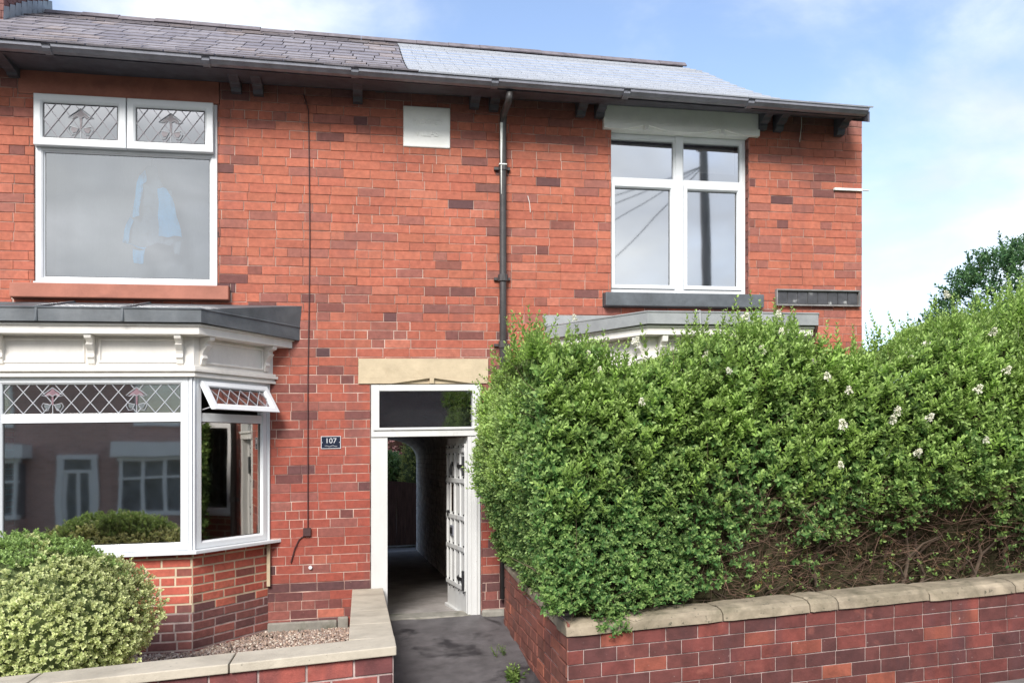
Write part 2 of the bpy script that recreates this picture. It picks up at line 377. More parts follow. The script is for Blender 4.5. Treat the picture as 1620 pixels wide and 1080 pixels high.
for (a, b, c, d) in sub_rects((XL, XR, -.6, WT), [(h[0]-.001, h[1]+.001, h[2], h[3]) for h in holes]): mb.box(a, b, .12, .25, c, d)
mb.build('inner_leaf', 'room', T)
def side_wall(x, sgn, name, mat, x2):
    mb = MB(); prof = [(.02, -.6), (9.3, -1.0), (9.3, 4.2), (4.2, 6.9), (1.2, 5.15), (.3, WT-.12), (.02, WT-.05)]
    mb.extr([(x, y, z) for y, z in prof], (x2-x, 0, 0)); return mb.build(name, mat, T)
bt = brick_tex('gable_brickwork', (.36, .09, .06), (.24, .075, .055), (.3, .24, .2), .235, .08, .007); M['gable'] = bt
side_wall(XR-.012, 1, 'side_wall', 'gable', XR-.25); side_wall(XL+.25, -1, 'side_wall', 'gable', XL)
mb = MB()
pl, pr = dr[0]-.02, dr[1]+.03              # passage walls
for (a, b) in ((XL+.25, pl-.12), (pr+.12, XR-.25)):
    mb.box(a, b, .25, 9.2, 2.55, 2.75); mb.box(a, b, 4.0, 4.15, -.3, 2.55); mb.box(a, b, 9.2, 9.3, -.8, 4.6)
    mb.box(a, b, .25, 9.2, -.2, -.05)
mb.box(pl-.12, pr+.12, .25, 9.2, 2.58, 2.75)
mb.box(XL+.25, XR-.25, 3.6, 3.75, 2.75, 4.9); mb.box(XL+.25, XR-.25, .25, 5.2, 4.78, 4.86)
mb.box(.75, .9, .25, 3.6, 2.75, 4.78)
mb.build('inner_wall', 'room', T)
mb = MB()
for s, xx in ((1, pl), (-1, pr)):
    P = plane((xx, .25, 0), (0, 1), (1, 0)) if s == 1 else plane((xx, 9.3, 0), (0, -1), (-1, 0))
    bricks(mb, P, 0, 9.05, -1.0, 1.72, pal=pal_pass, gap=.008)
    mb.add([P(0, -1.1, -.011), P(9.05, -1.1, -.011), P(9.05, 1.75, -.011), P(0, 1.75, -.011)], [(0, 1, 2, 3)], 1)
    mb.box(*( (xx-.12, xx-.02) if s == 1 else (xx+.02, xx+.12) ), .252, 9.298, -1.1, 2.4, 1)
# far pier narrowing the opening, and a plastered barrel vault
mb.box(pl, pl+.05, 9.0, 9.25, -1, 1.4, 1)
n = 14; cx = (pl+pr)/2; rad = (pr-pl)/2
arc = [(cx-rad*math.cos(PI*i/n), 1.72+.0+rad*.92*math.sin(PI*i/n)*.8) for i in range(n+1)]
for y0, y1, dz in ((.25, 9.3, 0),):
    for i in range(n):
        (xa, za), (xb, zb) = arc[i], arc[i+1]
        q = .32
        mb.add([(xa, y0, za+dz), (xb, y0, zb+dz), (xb, y1, zb-q+dz), (xa, y1, za-q+dz)], [(0, 1, 2, 3)], 2)
mb.build('passage_lining', ['passage', 'mortar_dark', 'vault'], T)
mb = MB()                                  # wall over the far arch
pts = [(x, 9.3, z-.32) for x, z in arc]
for i in range(n):
    mb.add([pts[i], pts[i+1], (pts[i+1][0], 9.3, 2.6), (pts[i][0], 9.3, 2.6)], [(0, 1, 2, 3)])
mb.box(pl-.12, pr+.12, 9.31, 9.4, 2.2, 4.6)
mb.build('back_arch', 'gable', T)
# stones
def stone(name, r, w, mat, back=.02, bev=.006, parent=T, w0=None):
    mb = MB(); mb.pbox(FAC, r[0]+.004, r[1]-.004, r[2]+.003, r[3]-.003, -.1, w); return mb.build(name, mat, parent, bevel=bev)
stone('window_lintel', lint1, .004, 'red_stone')
def notched(name, r, w, mat, notches, dp):
    mb = MB(); x0, x1, z0, z1 = r
    mb.pbox(FAC, x0, x1, z0+dp, z1, -.1, w)
    # lower band: front face cut back to a shallow chamfer between points
    segs = []
    for (c, hw) in notches: segs.append((c-hw, c-.02)); segs.append((c+.02, c+hw))
    xs = [x0]; prev = x0
    for (a, b) in segs:
        mb.pbox(FAC, prev, a, z0, z0+dp, -.1, w) if a-prev > .03 else mb.pbox(FAC, prev, a, z0+dp*.1, z0+dp, -.1, w)
        up = (a, b) if (a+b)/2 < notches[[i for i, q in enumerate(notches) if abs(q[0]-(a+b)/2) <= q[1]][0]][0] else (b, a)
        # wedge: solid set back .05, front sliver triangular
        mb.pbox(FAC, a, b, z0, z0+dp, -.1, w-.03)
        lo, hi = up
        tri = [FAC(lo, z0, w), FAC(hi, z0+dp*.95, w), FAC(hi, z0+dp, w), FAC(lo, z0+dp, w)]
        mb.extr(tri, (0, .03, 0))
        prev = b
    mb.pbox(FAC, prev, x1, z0, z0+dp, -.1, w)
    return mb.build(name, mat, T, bevel=.004)
c2 = F(1021, 205)[0]; c3 = F(1140, 215)[0]
notched('window_lintel', (lint2[0], lint2[1], lint2[2], lint2[3]), .045, 'white_stone', [(c2, .23), (c3, .23)], .045)['label'] = 'white painted stone lintel with two carved points'
notched('door_lintel', lintd, .012, 'stone', [((lintd[0]+lintd[1])/2+.07, .36)], .05)['label'] = 'plain sandstone lintel with a small carved point'
stone('window_sill', sill1, .075, 'red_stone', bev=.008)
s = stone('window_sill', sill2, .085, 'dark_stone', bev=.008); s['label'] = 'dark grey painted stone sill with flaking edge'
mb = MB(); mb.pbox(FAC, plq[0], plq[1], plq[2], plq[3], -.09, .012); pq = mb.build('name_stone', 'white_stone', T, bevel=.01)
def text_mesh(s, size, ext, name, parent, mat, x, y, z, sx=1):
    cu = bpy.data.curves.new(name, 'FONT'); cu.body = s; cu.size = size; cu.extrude = ext; cu.align_x = 'CENTER'; cu.align_y = 'CENTER'
    tmp = bpy.data.objects.new('tmp', cu); col.objects.link(tmp)
    dg = bpy.context.evaluated_depsgraph_get(); me = bpy.data.meshes.new_from_object(tmp.evaluated_get(dg))
    bpy.data.objects.remove(tmp, do_unlink=True); bpy.data.curves.remove(cu)
    og = ORG[parent.name]
    for v in me.vertices:
        a = shear((x+v.co.x*sx, y-v.co.z, z+v.co.y)); v.co = (a[0]-og[0], a[1]-og[1], a[2]-og[2])
    me.name = name; o = finish(name, me, og, [mat], parent); return o
pcx = (plq[0]+plq[1])/2
text_mesh('PROSPECT', .068, .006, 'raised_lettering', pq, 'white_stone', pcx+.005, -.013, 4.475, .86)
text_mesh('VILLAS', .085, .006, 'raised_lettering', pq, 'white_stone', pcx, -.013, 4.37, .86)
# plinth under the wall
mb = MB(); x = -.80
while x < -.11:
    w = random.choice((.2, .6, .45)); x1 = min(x+w, -.1)
    mb.box(x+.004, x1, -.03-random.random()*.02, .0, -.12, .012+random.uniform(-.02, .02)); x = x1+.003
mb.build('plinth', 'concrete', T, bevel=.012)
mb = MB(); mb.box(dr[1]+.0, 1.42, -.07, .0, -.35, .02); mb.build('plinth', 'concrete', T, bevel=.02)
# ------------------------------------------------------------------ roof
RY0, RY1 = -.42, 4.2; RE = 4.80; GE = 4.72
def rz(x, s): return ze(x)+.035+(7.275-4.735)*s-.13*math.sin(PI*min(1, s*1.2))
def RP(x, s, h=0.0): return (x, RY0+(RY1-RY0)*s-h*.5, rz(x, s)+h*.86)
def slates(x0, x1, n, wd, pal, jit, mb, th=.011):
    for j in range(n):
        s0, s1 = j/n, (j+1)/n
        x = x0-(j % 2)*wd/2
        while x < x1:
            w = wd*random.uniform(1-jit, 1+jit); a, b = max(x, x0), min(x+w, x1); x += w
            if b-a < .02: continue
            g = .003+random.random()*.004*jit*5; k = random.uniform(0, jit*.02); t = random.uniform(-1, 1)*jit*.012/n*10
            sa, sb = s0-.006+t*.3, s0-.006-t*.3
            h1, h0 = th+.006+k, .0
            p = [RP(a+g, sa, h1), RP(b-g, sb, h1+random.uniform(0, jit*.01)), RP(b-g, s1+.02, h0+.004), RP(a+g, s1+.02, h0+.004)]
            q = [RP(a+g, sa, h1-th), RP(b-g, sb, h1-th), RP(b-g, s1+.02, -.01), RP(a+g, s1+.02, -.01)]
            mb.add(p+q, [(0, 1, 2, 3), (4, 5, 1, 0), (5, 6, 2, 1), (7, 4, 0, 3)], 0, pal())
def pal_old():
    c = mix((.18, .165, .185), (.25, .23, .245), random.random())
    if random.random() < .07: c = mix(c, (.30, .25, .235), .6)
    return c
def pal_new(): return mix((.45, .47, .51), (.50, .52, .56), random.random())
def under(x0, x1, mb, m=1):
    for i in range(8):
        a, b = i/8, (i+1)/8
        mb.add([RP(x0, a, -.015), RP(x1, a, -.015), RP(x1, b, -.015), RP(x0, b, -.015)], [(0, 1, 2, 3)], m)
xs = .505
mb = MB(); slates(XL-.2, xs, 19, .27, pal_old, .28, mb); under(XL-.2, xs, mb)
r1 = mb.build('roof', ['slate_old', 'tar'], T); r1['label'] = 'old mottled grey slate roof'
mb = MB(); slates(xs+.004, RE, 21, .3, pal_new, .03, mb, .013); under(xs+.004, RE, mb)
r2 = mb.build('roof', ['slate_new', 'tar'], T); r2['label'] = 'newer smooth pale shiny slate roof'
mb = MB()                                  # rear slopes
for (a, b) in ((XL-.2, RE),):
    mb.hexa([(a, 4.2, rz(a, 1)-.06), (b, 4.2, rz(b, 1)-.06), (b, 9.6, 4.3), (a, 9.6, 4.3), (a, 4.2, rz(a, 1)-.0), (b, 4.2, rz(b, 1)-.0), (b, 9.6, 4.4), (a, 9.6, 4.4)])
mb.build('rear_roof', 'opp_roof', T)
def ridge(x0, x1, par, dz, L=.45):
    mb = MB(); x = x0
    while x < x1-.05:
        b = min(x+L, x1); t = random.uniform(-.008, .008)
        pr_ = [(-.13, -.075), (-.06, .0), (0, .03), (.06, 0), (.13, -.075), (.1, -.08), (0, .0), (-.1, -.08)]
        mb.extr([(x+.003, 4.2+p, rz(x, 1)+dz+q+t) for p, q in pr_], (b-x-.004, 0, -.014*(b-x))); x = b
    return mb.build('ridge_tiles', 'ridge', par)
ridge(-4.03, xs-.17, r1, .035); ridge(xs-.17, RE, r2, .05)
# verge, fascia, soffit, gutter
mb = MB()
for i in range(8):
    a, b = i/8, (i+1)/8
    A, B = RP(RE-.03, a, -.03), RP(RE-.03, b, -.03)
    mb.hexa([(A[0], A[1], A[2]-.1), (A[0]+.02, A[1], A[2]-.1), (B[0]+.02, B[1], B[2]-.1), (B[0], B[1], B[2]-.1), A, (A[0]+.02, A[1], A[2]), (B[0]+.02, B[1], B[2]), B])
mb.build('verge_board', 'soffit', T)
mb = MB()
a, b = XL-.2, GE-.01
mb.hexa([(a, -.40, ze(a)-.05), (b, -.40, ze(b)-.05), (b, -.37, ze(b)-.05), (a, -.37, ze(a)-.05), (a, -.40, ze(a)+.03), (b, -.40, ze(b)+.03), (b, -.37, ze(b)+.03), (a, -.37, ze(a)+.03)])
mb.hexa([(a, -.37, ze(a)-.035), (b, -.37, ze(b)-.035), (b, .12, WT), (a, .12, WT), (a, -.37, ze(a)-.02), (b, -.37, ze(b)-.02), (b, .12, WT+.03), (a, .12, WT+.03)])
mb.build('eaves_board', 'soffit', T)
mb = MB(); prof = [(0, 0), (-.012, .004), (-.016, -.012), (-.02, -.035), (-.045, -.06), (-.075, -.066), (-.105, -.055), (-.11, 0), (-.104, 0), (-.098, -.048), (-.075, -.058), (-.045, -.052), (-.012, -.03), (-.008, 0)]
prof = [(-.40-.11-p, q*.78) for p, q in prof]
nseg = 8
for i in range(nseg):
    a, b = XL-.2+(GE-XL+.2)*i/nseg, XL-.2+(GE-XL+.2)*(i+1)/nseg
    sg = random.uniform(-.004, .004)
    mb.extr([(a, p, ze(a)+q+sg) for p, q in prof], (b-a, 0, ze(b)-ze(a)))
for i in range(1, nseg):
    a = XL-.2+(GE-XL+.2)*i/nseg
    mb.extr([(a-.03, p-.006 if p < -.45 else p, ze(a)+q-.008) for p, q in prof[:8]], (.06, 0, 0))
gt = mb.build('gutter', 'gutter', T)
for (px, py, sc_) in ((18, 118, 1), (373, 144, 1), (408, 148, 1), (566, 160, 1), (751, 169, 1), (782, 173, 1), (920, 182, 1), (950, 184, 1), (1208, 204, 1), (1234, 206, 1), (1331, 213, 1)):
    x, z = F(px, py, -.07); mb = MB(); hw = .042
    top = WT-.07; h = top-z
    pf = [(0, z), (-.055, z), (-.075, z+.03), (-.075, z+h*.35), (-.13, z+h*.42), (-.15, z+h*.6), (-.24, z+h*.7), (-.26, z+h*.85), (-.35, z+h*.9), (-.36, top), (0, top+.05)]
    mb.extr([(x-hw, p-.001, q) for p, q in pf], (2*hw, 0, 0)); o = mb.build('eaves_corbel', 'soffit', T, bevel=.005)
x, z = F(601, 147, 0); mb = MB(); mb.box(x-.04, x+.04, -.04, 0, z, z+.07); mb.build('eaves_corbel', 'soffit', T)
# chimney
mb = MB(); cx0, cx1, cy0, cy1 = -5.0, -4.04, 2.9, 4.3
CH0 = lambda y: ze(-4.6)+.02+2.54*(y+.42)/4.62-.15
for (a, b) in (((cx0, cy0), (cx1, cy0)), ((cx1, cy0), (cx1, cy1)), ((cx1, cy1), (cx0, cy1)), ((cx0, cy1), (cx0, cy0))):
    P, L = line_plane(a, b); bricks(mb, P, 0, L, 6.2, 8.3, pal=pal_house); mortar(mb, P, 0, L, 6.2, 8.3, [], -.011, 1)
for k, (e, z0, z1) in enumerate(((.03, 8.3, 8.38), (.06, 8.38, 8.46), (.03, 8.46, 8.54))): mb.box(cx0-e, cx1+e, cy0-e, cy1+e, z0, z1, 0, (.3, .09, .06))
ch = mb.build('chimney', ['brick', 'mortar'], T)
mb = MB()
for y in (3.3, 3.9):
    mb = MB(); mb.tube([(-4.5, y, 8.54), (-4.5, y, 8.6), (-4.5, y, 8.95), (-4.5, y, 9.0)], [.14, .12, .10, .12], 14); mb.build('chimney_pot', 'red_stone', ch)
mb = MB(); y = cy0-.05
while y < cy1:
    zz = rz(-4.04, (y-RY0)/(RY1-RY0)); mb.add([(cx1+.012, y, zz), (cx1+.012, y+.19, zz+.10), (cx1+.012, y+.17, zz+.26), (cx1+.012, y+.02, zz+.19)], [(0, 1, 2, 3)]); y += .17
mb.build('lead_flashing', 'lead2', ch)
# ------------------------------------------------------------------ upper windows
def came_grid(mb, P, u0, u1, v0, v1, w, du, dv, r=.0035, seg=1):
    # diamond lattice clipped to the rectangle
    k = dv/du
    for sgn in (1, -1):
        c = -4*(u1-u0)
        span = (u1-u0)+(v1-v0)/k
        n = int(2*span/du)+4
        for i in range(-n, n):
            uc = u0+i*du
            pts = []
            for (u, v) in ((uc, v0), (uc+sgn*(v1-v0)/k, v1)): pts.append((u, v))
            (ua, va), (ub, vb) = pts
            t0, t1 = 0, 1; d = ub-ua
            for lo, hi in ((u0, u1),):
                a, b = (lo-ua)/d, (hi-ua)/d
                if a > b: a, b = b, a
                t0, t1 = max(t0, a), min(t1, b)
            if t1-t0 < .02: continue
            A = (ua+d*t0, va+(vb-va)*t0); B = (ua+d*t1, va+(vb-va)*t1)
            mb.tube([P(A[0], A[1], w), P(B[0], B[1], w)], r, 4, cap=False)
def motif(P, uc, v0, v1, w, par, tulip, bowl):
    h = v1-v0; m1 = MB()
    def poly(pts, mi): m1.extr([P(uc+a*h, v0+b*h, w+.003) for a, b in pts], tuple(Vector(P(0, 0, -.004))-Vector(P(0, 0, 0))), mi)
    poly([(-.24, .64), (-.16, .74), (-.08, .78), (0, .88), (.08, .78), (.16, .74), (.24, .64), (.14, .60), (.07, .66), (0, .60), (-.07, .66), (-.14, .60)], 0)
    for s in (-1, 1): poly([(s*.07, .30), (s*.24, .34), (s*.28, .26), (s*.22, .16), (s*.14, .18)][::s], 1)
    poly([(-.025, .30), (.025, .30), (.035, .60), (-.035, .60)], 0)
    m1.tube([P(uc, v0, w), P(uc, v0+.3*h, w)], .0035, 4, 2)
    for s in (-1, 1):
        m1.tube([P(uc+s*a*h, v0+b*h, w+.004) for a, b in ((.06, .30), (.30, .36), (.35, .25), (.26, .09), (.15, .11), (.06, .30))], .0035, 4, 2)
        m1.tube([P(uc+s*a*h, v0+b*h, w+.004) for a, b in ((.0, .60), (.12, .68), (.22, .60), (.35, .62), (.22, .73), (.1, .82), (0, .9))], .0035, 4, 2)
    m1.build('flower_motif', [tulip, bowl, 'came'], par)
FR = [(0, -.02), (0, .028), (.004, .032), (.036, .032), (.046, .022), (.05, .010), (.05, -.02)]
def frm(mb, P, u0, u1, v0, v1, w, t=.05, m=0):
    k = t/.05; mb.loops(P, u0, u1, v0, v1, [(a*k, b+w) for a, b in FR], m)
def pane(P, u0, u1, v0, v1, w, par, mat, gas=True):
    mb = MB(); mb.add([P(u0, v0, w), P(u1, v0, w), P(u1, v1, w), P(u0, v1, w)], [(0, 1, 2, 3)], 0)
    o = mb.build('pane', mat, par); return o
# W1 big picture window under two opening lights; frame sits 30 mm back
x0, x1, z0, z1 = w1; WY = -.045
def zz(py, px=200, Y=.03): return F(px, py, Y)[1]
mb = MB(); frm(mb, FAC, x0+.004, x1-.004, z0, z1, WY, .06)
zt = F(200, 238, .04)[1]
mb.pbox(FAC, x0+.05, x1-.05, zt-.035, zt+.035, WY-.02, WY+.026)
mb.pbox(FAC, x0-.0, x1+.0, z0-.004, z0+.018, WY, WY+.07)
W = mb.build('window', ['upvc_dirty'], T, bevel=.003); W['label'] = 'large white framed window with leaded top lights'
mb = MB(); g0, g1, h0, h1 = x0+.06, x1-.06, z0+.06, zt-.035
mb.loops(FAC, g0, g1, h0, h1, [(0, WY+.012), (.012, WY+.002)], 0); mb.loops(FAC, g0+.012, g1-.012, h0+.012, h1-.012, [(0, WY+.002), (.005, WY)], 1)
mb.build('glazing_bead', ['upvc', 'gasket'], W)
pane(FAC, g0+.01, g1-.01, h0+.01, h1-.01, WY, W, 'glass_up')
xm = F(202, 190, 0)[0]
for (a, b) in ((x0-.0+.008, xm-.004), (xm+.004, x1-.03)):
    mb = MB(); c, d = zt-.012, z1-.006; frm(mb, FAC, a, b, c, d, WY+.055, .07); 
    cs = mb.build('casement', 'upvc', W, bevel=.002)
    pane(FAC, a+.068, b-.068, c+.068, d-.068, WY+.06, W, 'glass_up')
    mb = MB(); mb.loops(FAC, a+.07, b-.07, c+.07, d-.07, [(0, WY+.066), (.006, WY+.063)]); mb.build('gasket', 'gasket', W)
    mb = MB(); came_grid(mb, FAC, a+.07, b-.07, c+.07, d-.07, WY+.064, .115, .155, .003); mb.build('leading', 'came_dark', W)
    motif(FAC, (a+b)/2, c+.075, d-.075, WY+.0625, W, 'mauve_glass', 'mauve_glass')
# blind behind it
mb = MB(); nb = 40
for i in range(nb):
    a, b = x0+.03+(x1-x0-.06)*i/nb, x0+.03+(x1-x0-.06)*(i+1)/nb
    mb.add([(a, .42+.008*math.sin(i*.9), z0-.1), (b, .42+.008*math.sin((i+1)*.9), z0-.1), (b, .42+.008*math.sin((i+1)*.9), z1+.15), (a, .42+.008*math.sin(i*.9), z1+.15)], [(0, 1, 2, 3)])
mb.build('net_curtain', 'blind', T, smooth=True)
# W2 two tall sashes side by side, set back 100 mm
x0, x1, z0, z1 = w2; WY = -.10
xm = F(1072, 300, .1)[0]
mb = MB(); frm(mb, FAC, x0-.03, xm+.0, z0+.01, z1+.0, WY, .055); frm(mb, FAC, xm, x1, z0+.01, z1, WY, .055)
mb.pbox(FAC, xm-.035, xm+.035, z0+.01, z1-.002, WY-.02, WY+.045)
zt = F(1125, 293, .1)[1]; 
for a, b in ((x0-.03, xm), (xm, x1)): mb.pbox(FAC, a+.05, b-.05, zt-.03, zt+.03, WY-.02, WY+.026)
W = mb.build('window', 'upvc', T, bevel=.003); W['label'] = 'pair of tall white framed sashes under a white lintel'
for a, b in ((x0-.03, xm), (xm, x1)):
    mb = MB(); frm(mb, FAC, a+.05, b-.045, z0+.06, zt-.028, WY+.012, .042); mb.build('casement', 'upvc', W, bevel=.002)
    pane(FAC, a+.09, b-.085, z0+.10, zt-.068, WY, W, 'glass_sky'); pane(FAC, a+.05, b-.05, zt+.03, z1-.05, WY-.004, W, 'glass_sky')
    mb = MB(); mb.loops(FAC, a+.092, b-.087, z0+.102, zt-.07, [(0, WY+.006), (.005, WY+.002)]); mb.loops(FAC, a+.052, b-.052, zt+.031, z1-.052, [(0, WY+.006), (.005, WY+.002)]); mb.build('gasket', 'gasket', W)
mb = MB(); mb.box(xm+.05, x1-.06, .2, .205, z1-.30, z1-.02); mb.build('roller_blind', 'curtain', T)
mb = MB(); mb.box(x0-.15, x1+.1, .40, .405, 2.8, 4.7); mb.build('net_curtain', 'blind', T)
# ------------------------------------------------------------------ bay windows
def bay(B, leadmat, zw, zf, label, detailed=True, base=True):
    wl, cl, cr, wr, y = B['wl'], B['cl'], B['cr'], B['wr'], B['y']
    pts = [(wl, 0), (cl, y), (cr, y), (wr, 0)]
    planes = [line_plane(pts[i], pts[i+1]) for i in range(3)]
    z0, z1 = .735, 2.085
    def off(e, e2=None):                   # plan outline grown outward by e
        e2 = e if e2 is None else e2
        k = e*math.tan(math.radians(26)); s = math.hypot(wl-cl, y)/abs(y)
        return [(wl-e*s, 0), (cl-k, y-e), (cr+k, y-e), (wr+e*s, 0)]
    def band(mb, e, za, zb, m=0, top=True, e2=None):
        o = off(e); q = off(e if e2 is None else e2)
        vs = [(x, yy, za) for x, yy in o]+[(x, yy, zb) for x, yy in q]
        mb.add(vs, [(0, 1, 5, 4), (1, 2, 6, 5), (2, 3, 7, 6), (0, 3, 2, 1), (4, 5, 6, 7)], m)
    # body = painted timber frieze with mouldings
    mb = MB()
    band(mb, .03, 2.16, zf-.14); band(mb, .05, 2.10, 2.125); band(mb, .042, 2.125, 2.14); band(mb, .065, 2.14, 2.165); band(mb, .05, 2.165, 2.185)
    band(mb, .16, zf-.185, zf-.105); band(mb, .175, zf-.125, zf-.105)
    for (P, L) in planes:                  # panel frames on the frieze
        n = 2 if L > 1 else 1
        for i in range(n):
            a, b = .05+(L-.1)*i/n, .05+(L-.1)*(i+1)/n
            mb.loops(P, a+.045, b-.045, 2.205, zf-.20, [(0, .030), (.006, .042), (.014, .042), (.022, .033)], 0)
    body = mb.build('bay_window', 'paint', T, bevel=.003); body['label'] = label
    # corbels
    for pi, (P, L) in enumerate(planes):
        cs_ = [.085, L/2, L-.085] if L > 1 else [.07, L-.07]
        for u in cs_:
            mb = MB()
            pf = [(.03, 2.195), (.045, 2.20), (.055, 2.235), (.07, 2.25), (.058, 2.275), (.07, 2.30), (.115, 2.345), (.085, 2.355), (.10, 2.375), (.14, 2.385), (.15, zf-.186), (.03, zf-.186)]
            mb.extr([P(u-.026, q, p) for p, q in pf], tuple(Vector(P(.052, 0, 0))-Vector(P(0, 0, 0)))); mb.build('bay_corbel', 'paint', body, bevel=.004)
    # lead roof
    mb = MB(); e = .21
    o = off(e); wl_, wr_ = o[0][0], o[3][0]
    ov = [(o[0][0], 0), o[1], o[2], (o[3][0], 0)]
    top = [(ov[0][0]-.02, 0, zw), (cl+.10, -.02, zw), (cr-.10, -.02, zw), (ov[3][0]+.02, 0, zw)]
    vs = [(x, yy, zf-.0-(.015 if abs(yy) < .1 else 0)) for x, yy in ov]+[(x, yy, zf-.10-(.015 if abs(yy) < .1 else 0)) for x, yy in ov]+top
    mb.add(vs, [(4, 5, 1, 0), (5, 6, 2, 1), (6, 7, 3, 2), (7, 6, 5, 4), (0, 1, 9, 8), (1, 2, 10, 9), (2, 3, 11, 10)])
    for i in range(3):                     # rolls and welted edge
        a, b = ov[i], ov[i+1]
        mb.tube([(a[0], a[1], zf+.002), (b[0], b[1], zf+.002)], .008, 6)
    for t in (.3, .66):
        xx = ov[1][0]+(ov[2][0]-ov[1][0])*t
        mb.tube([(xx, -.02, zw+.004), (xx, y-e, zf+.006), (xx, y-e-.006, zf-.1)], .012, 6)
    mb.build('bay_roof', leadmat, body)
    mb = MB(); band(mb, .185, zf-.106, zf-.08); mb.build('roof_underside', 'tar', body)
    # window frames
    fm = MB(); beads = MB()
    for pi, (P, L) in enumerate(planes):
        fm.pbox(P, 0, .028, z0, z1+.02, -.06, .012); fm.pbox(P, L-.028, L, z0, z1+.02, -.06, .012)
        fm.pbox(P, 0, .012, z0, z1+.02, .012, .02); fm.pbox(P, L-.012, L, z0, z1+.02, .012, .02)
        frm(fm, P, .03, L-.03, z0+.002, z1+.02, -.02, .062)
        ztr = 1.785
        fm.pbox(P, .08, L-.08, ztr-.035, ztr+.035, -.045, .004)
        a, b = .092, L-.092
        beads.loops(P, a, b, z0+.064, ztr-.035, [(0, -.008), (.004, -.014)]); pane(P, a, b, z0+.062, ztr-.034, -.018, body, 'glass_low')
        if pi == 2:                        # top hung light, open
            hv = z1-.012
            ang = math.radians(33)
            def PT(u, v, w, P=P, hv=hv, ang=ang):
                dv = hv-v; return P(u, hv-dv*math.cos(ang)-w*math.sin(ang)*0, .015+dv*math.sin(ang)+w*math.cos(ang))
            cm = MB(); frm(cm, PT, .055, L-.055, ztr+.012, hv, 0, .058); cm.build('open_casement', 'upvc', body, bevel=.002)['label'] = 'small top light tilted open'
            pane(PT, .112, L-.112, ztr+.07, hv-.057, .0, body, 'glass_up')
            lm = MB(); came_grid(lm, PT, .113, L-.113, ztr+.071, hv-.058, .006, .11, .15, .003); lm.build('leading', 'came', body)
            for uu in (.10, L-.1): sm = MB(); sm.tube([P(uu, ztr+.06, -.01), PT(uu, ztr+.05, 0)], .004, 5); sm.build('stay', 'silver', body)
        else:
            beads.loops(P, a, b, ztr+.035, z1-.04, [(0, -.008), (.004, -.014)]); pane(P, a, b, ztr+.034, z1-.038, -.018, body, 'glass_low')
            lm = MB(); came_grid(lm, P, a+.003, b-.003, ztr+.037, z1-.042, -.010, .136, .165, .0038); lm.build('leading', 'came', body)
            if L > 1:
                for uu in (.30, .715): motif(P, L*uu, ztr+.037, z1-.042, -.010, body, 'rose_glass', 'green_glass')
    fm.build('window_frame', 'upvc', body, bevel=.0025); beads.build('gasket', 'gasket', body)
    mb = MB(); band(mb, .085, z0-.028, z0+.0); mb.build('bay_sill', 'upvc', body, bevel=.004)
    mb = MB()                              # brick base
    for (P, L) in planes:
        bricks(mb, P, 0, L, -.20, z0-.03, pal=pal_bay, L=.222, Hc=.0725, gap=.0145, vari=False, headers=0, jit=.001, dep=.008)
        mortar(mb, P, 0, L, -.4, .24, [], -.004, 2); mortar(mb, P, 0, L, .24, z0-.03, [], -.0035, 1)
    band(mb, -.06, -.4, z0-.06, 1)
    mb.build('bay_base', ['brick', 'mortar_new', 'mortar_dark'], body)
    return body, planes
b1, pl1 = bay(bays[0], 'lead', 2.79, 2.60, 'white bay window with bracketed frieze, leaded lights and one open casement')
b2, pl2 = bay(bays[1], 'lead2', 2.735, 2.625, 'white bay window half hidden by the tall hedge')
mb = MB(); mb.box(-.80, -.772, -.045, 0, .33, .70); mb.build('mortar_fillet', 'stone', T)
# curtain edge, cord and interior stuff in the left bay
P, L = pl1[2]
mb = MB(); mb.pbox(P, L-.155, L-.125, .76, 1.74, -.10, -.09); mb.build('blind_edge', 'curtain', T)
mb = MB(); mb.tube([P(L-.26, 1.74, -.06), P(L-.262, 1.5, -.06)], .002, 4); mb.tube([P(L-.262, 1.5, -.06), P(L-.262, 1.42, -.06)], .007, 6); mb.tube([P(L-.275, 1.44, -.06), P(L-.275, 1.38, -.06)], .007, 6)
mb.build('blind_cord', 'upvc', T)
# ------------------------------------------------------------------ passage door and frame
mb = MB(); DZ = -.02; a0, a1 = dr[0]+.006, dr[1]-.006
j0, j1 = F(613, 800, .02)[0], F(739.5, 800, .02)[0]; hd = 1.62
def bx(u0, u1, v0, v1, w0, w1, mi=0): mb.pbox(FAC, u0, u1, v0, v1, w0, w1, mi)
bx(a0, j0, -.13, hd, -.10, .0); bx(j1, a1, -.13, hd, -.10, .0)
t0, t1 = F(600, 650, .02)[0], F(747, 650, .02)[0]
bx(a0, t0, hd+.075, 2.09, -.10, .006); bx(t1, a1, hd+.075, 2.09, -.10, .006); bx(t0, t1, 2.035, 2.09, -.10, .004)
bx(a0, a1, hd, hd+.075, -.10, .012); bx(a0+.02, a1-.02, hd+.06, hd+.082, -.09, .026)
bx(a1-.045, a1-.03, -.12, hd, .0, .008); bx(j1+.025, j1+.032, -.12, hd, .0, .004)
DF = mb.build('door_frame', 'door_paint', T, bevel=.004)
mb = MB(); mb.pbox(FAC, t0, t1, hd+.075, 2.035, -.065, -.06); mb.build('pane', 'glass_door', DF)
mb = MB(); mb.box(t0, t1, .24, .25, hd+.02, 2.1); mb.build('transom_backing', 'room_dark', DF)
